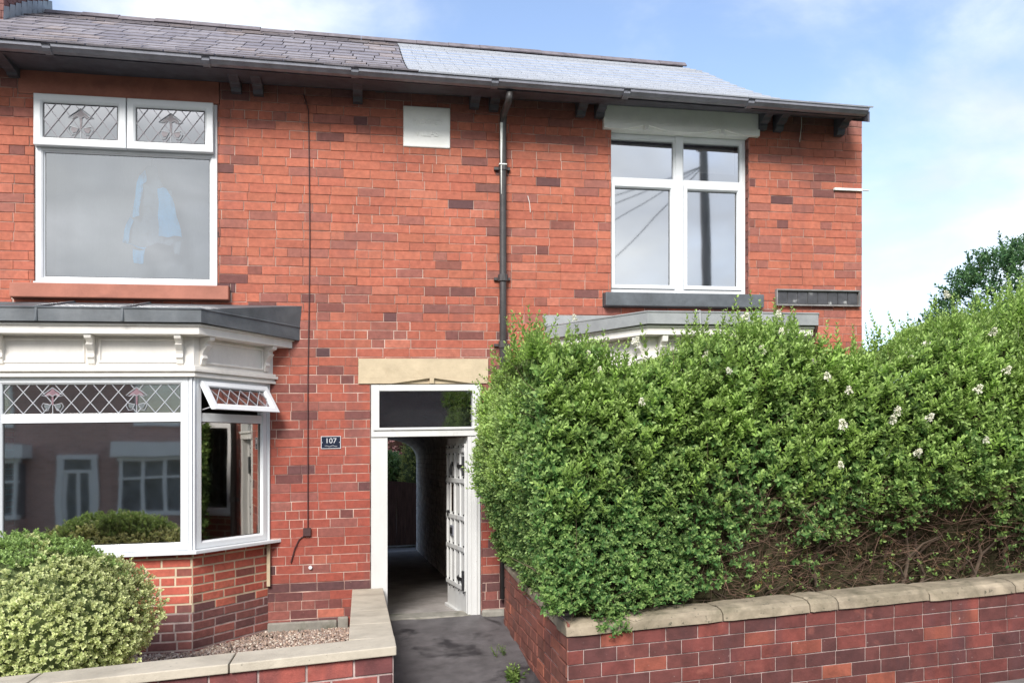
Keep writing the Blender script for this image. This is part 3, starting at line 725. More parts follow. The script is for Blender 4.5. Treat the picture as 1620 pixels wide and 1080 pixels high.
# door leaf, hinged on the right, swung into the passage
ang = math.radians(82); hx, hy = j1-.005, .055
dl = j1-j0-.01
D = plane((hx, hy, 0), (-math.cos(ang), math.sin(ang)), (-math.sin(ang), -math.cos(ang)))
zb, ztp = -.06, hd-.01
mb = MB(); mb.pbox(D, 0, dl, zb, ztp, -.045, 0)
cols = [0, .10, .32, .54, dl-.0]
sw = dl-.03
us = [.03, .20, .40, .56, dl-.03]
for u in us: mb.pbox(D, u-.022, u+.022, zb+.26, ztp-.06, 0, .016)
for v in (zb+.26, .56, .85, 1.20, ztp-.12): mb.pbox(D, .01, dl-.01, v-.022, v+.022, 0, .019)
mb.pbox(D, 0, dl, zb-.005, zb+.03, 0, .03)
DL = mb.build('passage_door', 'door_paint', T, bevel=.005); DL['label'] = 'white studded plank door standing open inside the passage'
for u in us:
    for v in (zb+.26, .56, .85, 1.20, ztp-.12):
        for dv in (-.035, .035): mb = MB(); mb.pbox(D, u-.008, u+.008, v+dv-.008, v+dv+.008, .016, .026); mb.build('stud', 'iron', DL, bevel=.003)
for v in (.28, 1.34):
    mb = MB(); mb.pbox(D, .035, .20, v-.016, v+.016, .020, .026); mb.pbox(D, .02, .05, v-.09, v+.09, .020, .028); mb.tube([D(.012, v-.09, .03), D(.012, v+.09, .03)], .013, 8)
    mb.extr([D(.20, v-.035, .021), D(.26, v, .021), D(.20, v+.035, .021)], tuple(Vector(D(0, 0, .006))-Vector(D(0, 0, 0)))); mb.build('strap_hinge', 'iron', DL)
mb = MB(); mb.pbox(D, .42, .54, .66, .76, .0, .022, 0); mb.pbox(D, .435, .525, .68, .74, .021, .027, 1); mb.build('letter_box', ['gutter', 'iron'], DL, bevel=.003)
mb = MB(); mb.pbox(D, .43, .53, .90, 1.17, .001, .01); mb.build('pane', 'glass_low', DL)
mb = MB(); mb.tube([D(.47, 1.36, .02), D(.47, 1.30, .035), D(.47, 1.25, .03)], .012, 6); mb.pbox(D, .45, .49, 1.34, 1.38, .0, .02); mb.build('door_knocker', 'iron', DL)
mb = MB(); mb.pbox(D, .60, .66, .84, .90, .0, .02); mb.build('lock', 'iron', DL)
# ------------------------------------------------------------------ pipe, cables, signs
xp = F(795.5, 400, -.06)[0]
mb = MB(); mb.tube([(xp, -.40, ze(xp)-.06), (xp, -.38, ze(xp)-.12), (xp, -.1, WT-.22), (xp, -.065, WT-.30), (xp, -.065, 3.0), (xp+.003, -.065, .12)], .033, 12)
mb.build('downpipe', 'pipe', T, smooth=True)
dp = bpy.data.objects['downpipe']
mb = MB()
for z, r in ((F(795, 265, -.06)[1], .037), (F(795, 440, -.06)[1], .043), (F(795, 545, -.06)[1], .037), (.95, .037)):
    mb = MB(); mb.tube([(xp, -.065, z-.03), (xp, -.065, z+.03)], r+.004, 12)
    mb.pbox(FAC, xp-.075, xp+.075, z-.012, z+.012, .0, .03); mb.build('pipe_bracket', 'pipe', dp)
mb = MB(); zc = F(795, 265, -.06)[1]; mb.pbox(FAC, xp-.04, xp+.03, zc+.012, zc+.022, .07, .106)
mb.tube([(xp-.018, -.093, WT-.30), (xp-.02, -.095, WT-.6), (xp-.02, -.095, WT-.95)], [.014, .008, .002], 6)
mb.build('white_flashing_paint', 'pipe_white', dp)
def cable(name, pts, r, mat, label, Y=-.012):
    mb = MB(); mb.tube([(F(a, b, Y)[0], Y, F(a, b, Y)[1]) for a, b in pts], r, 6); o = mb.build(name, mat); tagp(o, label, 'cable')
    return o
cable('wall_cable', [(480, 148), (488, 175), (489, 260), (490, 380), (489, 480), (487, 600), (487, 720), (487, 820), (487, 838), (490, 845)], .0048, 'cable', 'thin dark cable running down the brick wall beside the left bay').location.z += 0
mb = MB(); P0 = F(486, 841, -.02); mb.pbox(FAC, P0[0]-.035, P0[0]+.03, P0[1]-.035, P0[1]+.035, .002, .03); jb = mb.build('junction_box', 'cable'); tagp(jb, 'small dark cable junction box low on the wall beside the left bay', 'junction box')
cable('wall_cable', [(482, 846), (473, 853), (466, 868), (460, 890)], .0055, 'cable', 'short dark cable curving down left from the small junction box')
cable('telephone_wire', [(1268, 182), (1268, 200), (1265, 225)], .0028, 'pipe_white', 'short white wire end hanging from the eaves near the right corner')
cable('telephone_wire', [(835, 310), (838, 322), (839, 336)], .0028, 'pipe_white', 'tiny white wire end on the brick right of the downpipe')
# number sign
a = F(508, 690); b = F(539, 709); mb = MB(); N = FAC
mb.pbox(N, a[0], b[0], b[1], a[1], .002, .008, 0); sg = root('house_number_sign', ((a[0]+b[0])/2, 0, b[1]), 'small navy plate reading 107 on the brick left of the passage door', 'sign')
mb.build('plate', 'sign', sg, bevel=.001)
mb = MB(); mb.loops(N, a[0]-.001, b[0]+.001, b[1]-.001, a[1]+.001, [(0, .004), (0, .010), (.005, .010), (.005, .008)]); mb.build('border', 'silver', sg)
cx_ = (a[0]+b[0])/2; cz_ = (a[1]+b[1])/2
text_mesh('107', .064, .001, 'digits', sg, 'silver', cx_, -.0095, cz_+.013, 1.05)
mb = MB(); mb.tube([(cx_-.055+.11*i/10, -.0095, cz_-.032+.004*math.sin(i*1.2)) for i in range(11)], .0018, 4)
for s_ in (-1, 1): mb.pbox(N, cx_+s_*.075-.003, cx_+s_*.075+.003, cz_-.003, cz_+.003, .008, .010)
mb.build('flourish', 'silver', sg)
# street name sign made of single letter tiles
a = F(1228, 457, -.03); b = F(1361, 485, -.03); ss = root('street_name_sign', ((a[0]+b[0])/2, 0, b[1]), 'weathered dark tile street sign at the right corner of the wall above the hedge', 'sign')
mb = MB(); mb.loops(N, a[0], b[0], b[1], a[1], [(0, 0), (0, .04), (.012, .04), (.018, .022)], 0); mb.add([N(a[0]+.01, b[1]+.01, .004), N(b[0]-.01, b[1]+.01, .004), N(b[0]-.01, a[1]-.01, .004), N(a[0]+.01, a[1]-.01, .004)], [(0, 1, 2, 3)])
mb.build('surround', 'tile_grey', ss)
nt_ = 8; x = a[0]+.02; wd = (b[0]-a[0]-.04)/nt_
for i in range(nt_):
    mb = MB(); mb.pbox(N, x+i*wd+.003, x+(i+1)*wd-.003, b[1]+.022, a[1]-.022, .004, .014+random.random()*.002); mb.build('letter_tile', 'tile_black', ss, bevel=.002)
# white bracket at the corner
a = F(1320, 297, -.02); b = F(1378, 303, -.02)
mb = MB(); mb.pbox(N, a[0], XR-.01, b[1], a[1]+.0, .0, .025); mb.pbox(N, XR-.01, b[0]-.02, b[1]+.008, a[1]-.008, .0, .02); tagp(mb.build('cable_bracket', 'pipe_white'), 'slim white bracket sticking out past the right corner of the upper wall', 'bracket')
# bits on the wall: cut pipe end and loose wire under the bay sill
a = F(491, 897, -.01); mb = MB(); mb.tube([(a[0], .0, a[1]), (a[0], -.02, a[1])], .016, 10); tagp(mb.build('pipe_end', 'upvc_dirty'), 'round white overflow pipe end low in the wall by the gravel bed', 'pipe')
# coat hanging in the upper left window
ct = root('hanging_coat', (F(240, 400, .2)[0], .2, F(240, 400, .2)[1]), 'sky blue and grey garment hanging behind the upper left window', 'coat')
def cloth(name, pts, mat, Y, th=.02):
    import bmesh
    bm = bmesh.new(); q = [F(a, b, Y) for a, b in pts]
    f = bm.faces.new([bm.verts.new((x, 0, z)) for x, z in q]); bmesh.ops.triangulate(bm, faces=[f])
    bmesh.ops.subdivide_edges(bm, edges=bm.edges[:], cuts=5, use_grid_fill=True)
    bmesh.ops.beautify_fill(bm, faces=bm.faces[:], edges=bm.edges[:])
    ph = random.random()*6; mb = MB()
    for side in (0, 1):
        vs = [(v.co.x+.004*math.sin(v.co.z*30+ph), Y+side*.012+.016*math.sin(v.co.x*42+v.co.z*9+ph)+.008*math.sin(v.co.x*95-v.co.z*14), v.co.z+.004*math.sin(v.co.x*50)) for v in bm.verts]
        bm.verts.index_update(); mb.add(vs, [tuple(v.index for v in fc.verts) for fc in bm.faces])
    bm.free()
    return mb.build(name, mat, ct, smooth=True)
cloth('body', [(222, 275), (232, 262), (247, 262), (258, 298), (270, 300), (287, 372), (290, 380), (270, 388), (250, 384), (228, 392), (200, 384), (192, 380), (206, 345), (218, 300)], 'grey_cloth', .24)
cloth('front_panel', [(249, 298), (264, 298), (272, 312), (288, 374), (252, 374), (250, 330)], 'cyan_cloth', .20)
cloth('sleeve', [(219, 276), (229, 270), (232, 286), (224, 292), (220, 340), (208, 344)], 'cyan_cloth', .20)
cloth('hem', [(205, 344), (210, 348), (202, 386), (232, 392), (228, 394), (192, 382)], 'cyan_cloth', .205)
cloth('cuff', [(210, 394), (230, 396), (226, 416), (212, 416)], 'cyan_cloth', .20); cloth('cuff', [(272, 384), (286, 382), (284, 402), (276, 402)], 'grey_cloth', .20)
mb = MB(); a = F(240, 262, .24); mb.tube([(a[0], .24, a[1]-.01), (a[0]+.004, .24, a[1]+.05), (a[0]+.02, .24, a[1]+.065), (a[0]+.03, .24, a[1]+.05)], .003, 5); mb.build('hanger', 'iron', ct)
# ================================================================== GROUND
def gz(x, y):
    k = min(1, max(0, -y/2.6)); 
    if y >= 0: return -.03-.045*y
    return (-.03)*(1-k)+(-.315+.047*x)*k
mb = MB()
def sheet(name, x0, x1, y0, y1, zf, mat, nx=24, ny=16, kind='structure'):
    mb = MB(); vs = []; fs = []
    for j in range(ny+1):
        for i in range(nx+1):
            x = x0+(x1-x0)*i/nx; y = y0+(y1-y0)*j/ny; vs.append((x, y, zf(x, y)))
    for j in range(ny):
        for i in range(nx): k = j*(nx+1)+i; fs.append((k, k+1, k+nx+2, k+nx+1))
    mb.add(vs, fs); o = mb.build(name, mat, smooth=True); tagp(o, kind=kind); return o
def pz(x): return -.315+.047*x
def roadz(x, y): return pz(max(-14, min(14, x)))-.11-.004
base = lambda x, y: (-1.6 if abs(x) > 20 or abs(y) > 40 else -1.1)-(G*x)
sheet('ground', -400, 400, -400, 400, lambda x, y: -1.2-G*x, 'grass', 20, 20)
sheet('path', .12, 1.3, -2.75, .02, lambda x, y: gz(x, y)+.008*sn(x*4, y*3), 'asphalt', 30, 50)
sheet('passage_floor', pl-.05, pr+.05, .02, 9.35, lambda x, y: gz(x, y)+.004*sn(x*4, y*3)+.002, 'passage_floor', 8, 60)
mb = MB(); mb.hexa([(j0-.03, -.02, -.10), (j1+.03, -.02, -.10), (j1+.03, .19, -.10), (j0-.03, .19, -.10), (j0-.03, -.02, -.018), (j1+.03, -.02, -.022), (j1+.03, .19, -.015), (j0-.03, .19, -.012)]); tagp(mb.build('threshold', 'concrete', bevel=.008), kind='structure')
sheet('pavement', -14, 14, -4.6, -2.75, lambda x, y: pz(x)+.004*sn(x*2, y*2)-.004, 'pave', 80, 10)
sheet('pavement', -14, 14, -15.6, -12.6, lambda x, y: pz(x)-.25, 'pave', 40, 4)
sheet('road', -14, 14, -12.6, -4.72, lambda x, y: roadz(x, y), 'road', 40, 10)
mb = MB()
x = -14
while x < 14: mb.hexa([(x+.004, -4.74, pz(x)-.3), (x+.9, -4.74, pz(x+.9)-.3), (x+.9, -4.6, pz(x+.9)-.3), (x+.004, -4.6, pz(x)-.3), (x+.004, -4.74, pz(x)-.01), (x+.9, -4.74, pz(x+.9)-.01), (x+.9, -4.6, pz(x+.9)+.002), (x+.004, -4.6, pz(x)+.002)]); x += .905
tagp(mb.build('kerb', 'coping_new', bevel=.01), kind='structure')
sheet('garden_bed', -6, -.02, -2.62, .1, lambda x, y: -.07+.02*sn(x*2, y*2)-.02, 'soil', 40, 20)
sheet('garden_soil', 1.32, 12, -2.45, .1, lambda x, y: .05, 'soil', 20, 6)
sheet('yard', pl-6, pr+6, 9.35, 20, lambda x, y: -.45-.01*(y-9), 'pave', 8, 8)
# gravel
def gravel():
    n = 11000; V = []; Fq = []; C = []
    ph = (1+5**.5)/2
    octv = np.array([(1, 0, 0), (0, 1, 0), (-1, 0, 0), (0, -1, 0), (0, 0, 1), (0, 0, -1)], float)
    of = np.array([(0, 1, 4, 4), (1, 2, 4, 4), (2, 3, 4, 4), (3, 0, 4, 4)])
    # boxes (8 verts, rounded by jitter) read as chippings
    bv = np.array([(-1, -1, -1), (1, -1, -1), (1, 1, -1), (-1, 1, -1), (-.7, -.7, 1), (.7, -.7, 1), (.7, .7, 1), (-.7, .7, 1)], float)
    bf = np.array([(4, 5, 6, 7), (0, 1, 5, 4), (1, 2, 6, 5), (2, 3, 7, 6), (3, 0, 4, 7)])
    xs_ = rng.uniform(-1.75, -.08, n); ys_ = -2.5+2.47*rng.random(n)**.9
    s = rng.uniform(.004, .011, (n, 3))*np.array([1.2, 1, .7]); a = rng.uniform(0, 6.3, n)
    v = bv[None]*s[:, None]*rng.uniform(.75, 1.2, (n, 8, 3))
    ca, sa = np.cos(a)[:, None], np.sin(a)[:, None]
    t = rng.normal(0, .35, n)[:, None]
    x = v[..., 0]*ca-v[..., 1]*sa; y = v[..., 0]*sa+v[..., 1]*ca; z = v[..., 2]+x*t
    V = np.stack([x+xs_[:, None], y+ys_[:, None], z+(-.078+rng.uniform(0, .012, n))[:, None]], -1).reshape(-1, 3)
    Fq = (bf[None]+8*np.arange(n)[:, None, None]).reshape(-1, 4)
    cc = np.array([(.36, .26, .20), (.26, .18, .14), (.50, .43, .36), (.30, .23, .20), (.20, .15, .12)])[rng.integers(0, 5, n)]*rng.uniform(.8, 1.2, (n, 1))
    o = np_mesh('gravel', V, Fq, np.repeat(cc, 8, 0), 'gravel'); tagp(o, 'pinkish brown gravel covering the bed behind the left garden wall', 'gravel', kind='stuff')
gravel()
# ================================================================== GARDEN WALLS
LW = root('garden_wall', (-1, -2.6, -.3), 'low brick garden wall with smooth pale copings left of the path', 'wall')
LY0, LY1 = -2.78, -2.50
def lz(x): return .358+.046*(x-.2)          # coping top
mb = MB()
P = plane((-5, LY0+.03, 0), (1, 0), (0, -1), .046)
zt_ = lz(-5)-.052
uL = 5.19
n_c = .108
bricks(mb, P, 0, uL, zt_-n_c*9, zt_, pal=pal_left, L=.262, Hc=n_c, gap=.013, headers=0, jit=.003, vari=False)
mortar(mb, P, 0, uL, zt_-n_c*9, zt_, [], -.008, 1)
P2 = plane((.185, LY0+.03, 0), (0, 1), (1, 0), -.02)
zr = .30
bricks(mb, P2, 0, 2.68, zr-n_c*8, zr, pal=pal_left, L=.262, Hc=n_c, gap=.013, headers=0, jit=.003, vari=False)
mortar(mb, P2, 0, 2.74, zr-n_c*8, zr, [], -.008, 1)
P3 = plane((-.045, -.02, 0), (0, -1), (-1, 0), .02)
bricks(mb, P3, 0, 2.5, -.3, .25, pal=pal_left, L=.235, Hc=.08, gap=.01, headers=0); mortar(mb, P3, 0, 2.5, -.3, .25, [], -.008, 1)
mb.hexa([(-5, LY0+.04, -1), (.17, LY0+.04, -1), (.17, LY1-.02, -1), (-5, LY1-.02, -1), (-5, LY0+.04, lz(-5)-.055), (.17, LY0+.04, lz(.17)-.055), (.17, LY1-.02, lz(.17)-.055), (-5, LY1-.02, lz(-5)-.055)], 1)
mb.box(-.035, .175, LY1, -.01, -.8, .24, 1)
mb.build('brickwork', ['brick_wet', 'mortar_dark'], LW)
def coping_run(par, mat, xs_, y0, y1, zf, th, name='coping_stone', ov=0):
    for a, b in zip(xs_[:-1], xs_[1:]):
        mb = MB(); e = .004; j = random.uniform(-.004, .004)
        mb.hexa([(a+e, y0+j, zf(a)-th), (b-e, y0+j, zf(b)-th), (b-e, y1+j, zf(b)-th), (a+e, y1+j, zf(a)-th), (a+e, y0+j, zf(a)+j*.5), (b-e, y0+j, zf(b)+j*.5), (b-e, y1+j, zf(b)+j*.5), (a+e, y1+j, zf(a)+j*.5)])
        mb.build(name, mat, par, bevel=.006)
xj = F(362, 1030, LY0)[0]; xk = F(35, 1070, LY0)[0]
coping_run(LW, 'coping_new', [-5, -3.7, -2.7, xk, xj, .21], LY0, LY1, lz, .052)
ysr = [LY1+.002, -1.95, -1.35, -.03]
for a, b in zip(ysr[:-1], ysr[1:]):
    mb = MB(); z_ = lambda y: .352-.035*(y-LY1)
    x0_, x1_ = -.065, .205
    mb.hexa([(x0_, a+.003, z_(a)-.055), (x1_, a+.003, z_(a)-.055), (x1_, b-.003, z_(b)-.055), (x0_, b-.003, z_(b)-.055), (x0_, a+.003, z_(a)), (x1_, a+.003, z_(a)), (x1_, b-.003, z_(b)), (x0_, b-.003, z_(b))])
    mb.build('coping_stone', 'coping_new', LW, bevel=.005)
RW = root('garden_wall', (3.5, -2.5, -.2), 'dark red brick garden wall with weathered copings under the tall hedge', 'wall')
RY = -2.60
def rzt(x): return .387+.038*(x-1.284)
RX0 = 1.262
mb = MB(); P = plane((RX0, RY+.02, 0), (1, 0), (0, -1), .038); zt_ = rzt(RX0)-.082; n_c = .089
bricks(mb, P, 0, 9, zt_-n_c*9, zt_, pal=pal_right, L=.214, Hc=n_c, gap=.0068, headers=0, jit=.001, vari=False)
mortar(mb, P, 0, 9, zt_-n_c*9, zt_, [], -.008, 1)
P2 = plane((RX0, -.3, 0), (0, -1), (-1, 0), -.02)
Lr = RY+.02; Lr = -.3-Lr
zr = zt_+.02*Lr+.0
bricks(mb, P2, 0, Lr, zr-n_c*8, zr, pal=lambda u, v: mix(pal_right(u, v), (.30, .12, .08), .45), L=.214, Hc=n_c, gap=.011, headers=0, jit=.006, vari=False)
bricks(mb, P2, 0, Lr-.0, zr, zr+.085, pal=lambda u, v: mix(pal_right(u, v), (.30, .12, .08), .5), L=.214, Hc=.085, gap=.011, headers=0, jit=.006, vari=False)
mortar(mb, P2, 0, Lr, zr-n_c*8, zr+.085, [], -.012, 1)
mb.hexa([(RX0+.012, RY+.04, -1), (RX0+9, RY+.04, -1), (RX0+9, RY+.25, -1), (RX0+.012, RY+.25, -1), (RX0+.012, RY+.04, rzt(RX0)-.085), (RX0+9, RY+.04, rzt(RX0+9)-.085), (RX0+9, RY+.25, rzt(RX0+9)-.085), (RX0+.012, RY+.25, rzt(RX0)-.085)], 1)
mb.box(RX0+.014, RX0+.22, RY+.25, -.3, -1, zr+.06, 1)
mb.build('brickwork', ['brick_wet', 'mortar_dark'], RW)
def old_coping(xs_):
    for a, b in zip(xs_[:-1], xs_[1:]):
        mb = MB(); nn = 10; prof = [(RY+.27, -.08), (RY+.27, 0), (RY+.10, .004), (RY+.035, -.006), (RY+.005, -.028), (RY-.002, -.078)]
        rings = []
        tw = random.uniform(-.006, .006)
        for i in range(nn+1):
            x = a+.004+(b-a-.008)*i/nn; e = [random.uniform(-.0025, .0025) for _ in prof]
            rr = 1 if 0 < i < nn else .4
            rings.append([(x, p+(.008 if i in (0, nn) else 0)*(1 if k in (3, 4, 5) else 0)+e[k]*.5+tw*.5, rzt(x)+q+(e[k] if q > -.05 else e[k]*.6)-(.006 if i in (0, nn) and q > -.05 else 0)+tw) for k, (p, q) in enumerate(prof)])
        m = len(prof); vs = [v for r_ in rings for v in r_]; fs = []
        for i in range(nn):
            for k in range(m): fs.append((i*m+k, (i+1)*m+k, (i+1)*m+(k+1) % m, i*m+(k+1) % m))
        fs += [tuple(range(m)), tuple(range(nn*m, nn*m+m))[::-1]]
        mb.add(vs, fs); o = mb.build('coping_stone', 'coping_old', RW)
X = lambda p, q: F(p, q, RY)[0]
old_coping([RX0-.015, X(1145, 975), X(1283, 962), X(1328, 960), X(1472, 945), X(1608, 935), X(1608, 935)+.9, 6.2, 7.2, 8.4])
mb = MB(); mb.hexa([(RX0-.01, RY+.28, rzt(RX0)-.075), (RX0+.24, RY+.28, rzt(RX0)-.075), (RX0+.24, -.35, zr+.09), (RX0-.01, -.35, zr+.09), (RX0-.01, RY+.28, rzt(RX0)+.0), (RX0+.24, RY+.28, rzt(RX0)), (RX0+.24, -.35, zr+.13), (RX0-.01, -.35, zr+.13)]); mb.build('coping_stone', 'coping_old', RW, bevel=.012)
# loose yellow brick
a = F(820, 1005, -.35); mb = MB(); mb.hexa([(a[0]-.06, -.42, a[1]-.03), (a[0]+.06, -.40, a[1]-.03), (a[0]+.05, -.2, a[1]-.03), (a[0]-.07, -.22, a[1]-.03), (a[0]-.06, -.42, a[1]+.09), (a[0]+.06, -.40, a[1]+.09), (a[0]+.05, -.2, a[1]+.09), (a[0]-.07, -.22, a[1]+.09)])
tagp(mb.build('loose_block', 'stone', bevel=.01), 'loose sandy stone block on the ground right of the passage door', 'stone')
# ================================================================== FOLIAGE
def nrm(a): return a/np.maximum(1e-9, np.linalg.norm(a, axis=-1, keepdims=True))
def vnoise(p, s, seed=0):
    r = np.random.default_rng(seed); v = 0
    for k in range(5):
        w = r.normal(0, 1, 3)*s*(1.0+.5*k); v = v+np.sin(p@w+r.uniform(0, 6.3))/(1+.35*k)
    return v/2.6
def sprigs(P, D, npair, L, W, sp, colA, colB, tipc=None, droop=.0, edge=None, leafang=(38, 70), taper=.55, bright=None, stem=(.10, .13, .04)):
    """vectorised leafy shoots; returns V, quads, colours"""
    n = len(P); Vs = []; Cs = []; 
    up = nrm(rng.normal(0, 1, (n, 3))); Xa = nrm(np.cross(D, up)); Ya = np.cross(D, Xa)
    L = np.broadcast_to(L, (n,)); ph = rng.uniform(0, 6.3, n)
    tone = rng.random((n, 1))
    if bright is None: bright = rng.random(n)
    for k in range(npair):
        t = (k+.5)/npair
        pos = P+D*(sp*(k+.6)*(L/L.mean())[:, None])+np.array([0, 0, -droop])*(t*t)
        for sgn in (0, PI):
            a = ph+k*PI/2+sgn+rng.normal(0, .25, n)
            A = Xa*np.cos(a)[:, None]+Ya*np.sin(a)[:, None]
            la = np.radians(rng.uniform(*leafang, n))*(1-.45*t)
            l = nrm(D*np.cos(la)[:, None]+A*np.sin(la)[:, None])
            N = nrm(D*np.sin(la)[:, None]-A*np.cos(la)[:, None]+rng.normal(0, .18, (n, 3)))
            Wv = nrm(np.cross(l, N)); N = np.cross(Wv, l)
            ln = (L*(1-(1-taper)*abs(t-.35)/.65)*rng.uniform(.8, 1.15, n))[:, None]; wd = ln*W*rng.uniform(.85, 1.15, n)[:, None]
            fo = N*wd*.28
            v = np.stack([pos, pos+l*ln*.32+Wv*wd+fo, pos+l*ln*.72+Wv*wd*.75+fo*.8-N*ln*.03, pos+l*ln-N*ln*.13, pos+l*ln*.72-Wv*wd*.75+fo*.8-N*ln*.03, pos+l*ln*.32-Wv*wd+fo], 1)
            Vs.append(v)
            c = colA*(1-bright[:, None])+colB*bright[:, None]
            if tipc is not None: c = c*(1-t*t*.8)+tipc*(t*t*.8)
            c = c*rng.uniform(.75, 1.25, (n, 1))
            cv = np.repeat(c[:, None], 6, 1)
            if edge is not None:
                m = (bright > .25)[:, None]
                e = edge*rng.uniform(.8, 1.15, (n, 1)); 
                for q in (1, 2, 4, 5, 3): cv[:, q] = np.where(m, e, cv[:, q])
            Cs.append(cv)
    V = np.concatenate(Vs).reshape(-1, 3); C = np.concatenate(Cs).reshape(-1, 3)
    nl = len(V)//6; f = np.array([(0, 1, 2, 3), (0, 3, 4, 5)])
    Fq = (f[None]+6*np.arange(nl)[:, None, None]).reshape(-1, 4)
    # stems: flat crossed strips
    tl = sp*npair*(L/L.mean())[:, None]
    e0 = P-D*.03; e1 = P+D*tl*1.0+np.array([0, 0, -droop]); r = .0016
    sv = np.stack([e0+Xa*r, e0-Xa*r, e1-Xa*r*.6, e1+Xa*r*.6, e0+Ya*r, e0-Ya*r, e1-Ya*r*.6, e1+Ya*r*.6], 1).reshape(-1, 3)
    sf = (np.array([(0, 1, 2, 3), (4, 5, 6, 7)])[None]+8*np.arange(n)[:, None, None]).reshape(-1, 4)+len(V)
    return np.concatenate([V, sv]), np.concatenate([Fq, sf]), np.concatenate([C, np.repeat(np.array([stem]), len(sv), 0)])
def join(parts):
    Vs, Fs, Cs = [], [], []; o = 0
    for V, Fq, C in parts: Vs.append(V); Fs.append(Fq+o); Cs.append(C); o += len(V)
    return np.concatenate(Vs), np.concatenate(Fs), np.concatenate(Cs)
def twigs(P, D, L, r, c, seg=4, wob=.25):
    n = len(P); pts = [P]; d = D.copy()
    for k in range(seg): d = nrm(d+rng.normal(0, wob, (n, 3))); pts.append(pts[-1]+d*(L/seg)[:, None])
    a = nrm(np.cross(D, rng.normal(0, 1, (n, 3)))); b = np.cross(D, a); V = []
    for k, p in enumerate(pts):
        rr = (r*(1-.75*k/seg))[:, None]
        for q in range(3): V.append(p+(a*math.cos(q*2.094)+b*math.sin(q*2.094))*rr)
    V = np.stack(V, 1); m = V.shape[1]; f = []
    for k in range(seg):
        for q in range(3): f.append((k*3+q, k*3+(q+1) % 3, (k+1)*3+(q+1) % 3, (k+1)*3+q))
    Fq = (np.array(f)[None]+m*np.arange(n)[:, None, None]).reshape(-1, 4)
    C = np.repeat((np.array(c)*rng.uniform(.5, 1.5, (n, 1))), m, 0)
    return V.reshape(-1, 3), Fq, C
# ---- big privet hedge
HT = [(740, 600), (775, 590), (800, 570), (830, 556), (870, 578), (930, 590), (1000, 585), (1060, 568), (1130, 540), (1200, 548), (1270, 545), (1320, 580), (1365, 600), (1400, 575), (1450, 545), (1510, 528), (1570, 505), (1620, 482), (1800, 450)]
HTx = np.array([F(a, b, -2.15)[0] for a, b in HT]); HTz = np.array([F(a, b, -2.15)[1] for a, b in HT])
HTx[0] = .7
def htop(x): x = np.asarray(x, float); return np.interp(x, HTx, HTz)+.035*np.sin(x*5.1+1)+.03*np.sin(x*9.7)
HX0, HX1 = .93, 6.6
def hfront(x, z):
    base = -2.50+.26*np.clip((x-1.7)/1.3, 0, 1)*np.clip((1.25-z)/.7, 0, 1)-.06*np.clip((z-.8)/.8, 0, 1)
    p = np.stack([x, z, x*0], -1); return base-.12*vnoise(p, 2.6, 1)-.065*vnoise(p, 8, 2)
def hleft(y, z):
    p = np.stack([y, z, y*0], -1); b = 1.27-.22*np.clip((z-.45)/.8, 0, 1)+.10*np.clip((z-1.7)/.5, 0, 1)
    return b-.06*vnoise(p, 3.4, 3)-.03*vnoise(p, 9, 4)
HG = root('privet_hedge', (3.2, -1.6, .05), 'tall overgrown green privet hedge with white blossom above the right garden wall', 'hedge')
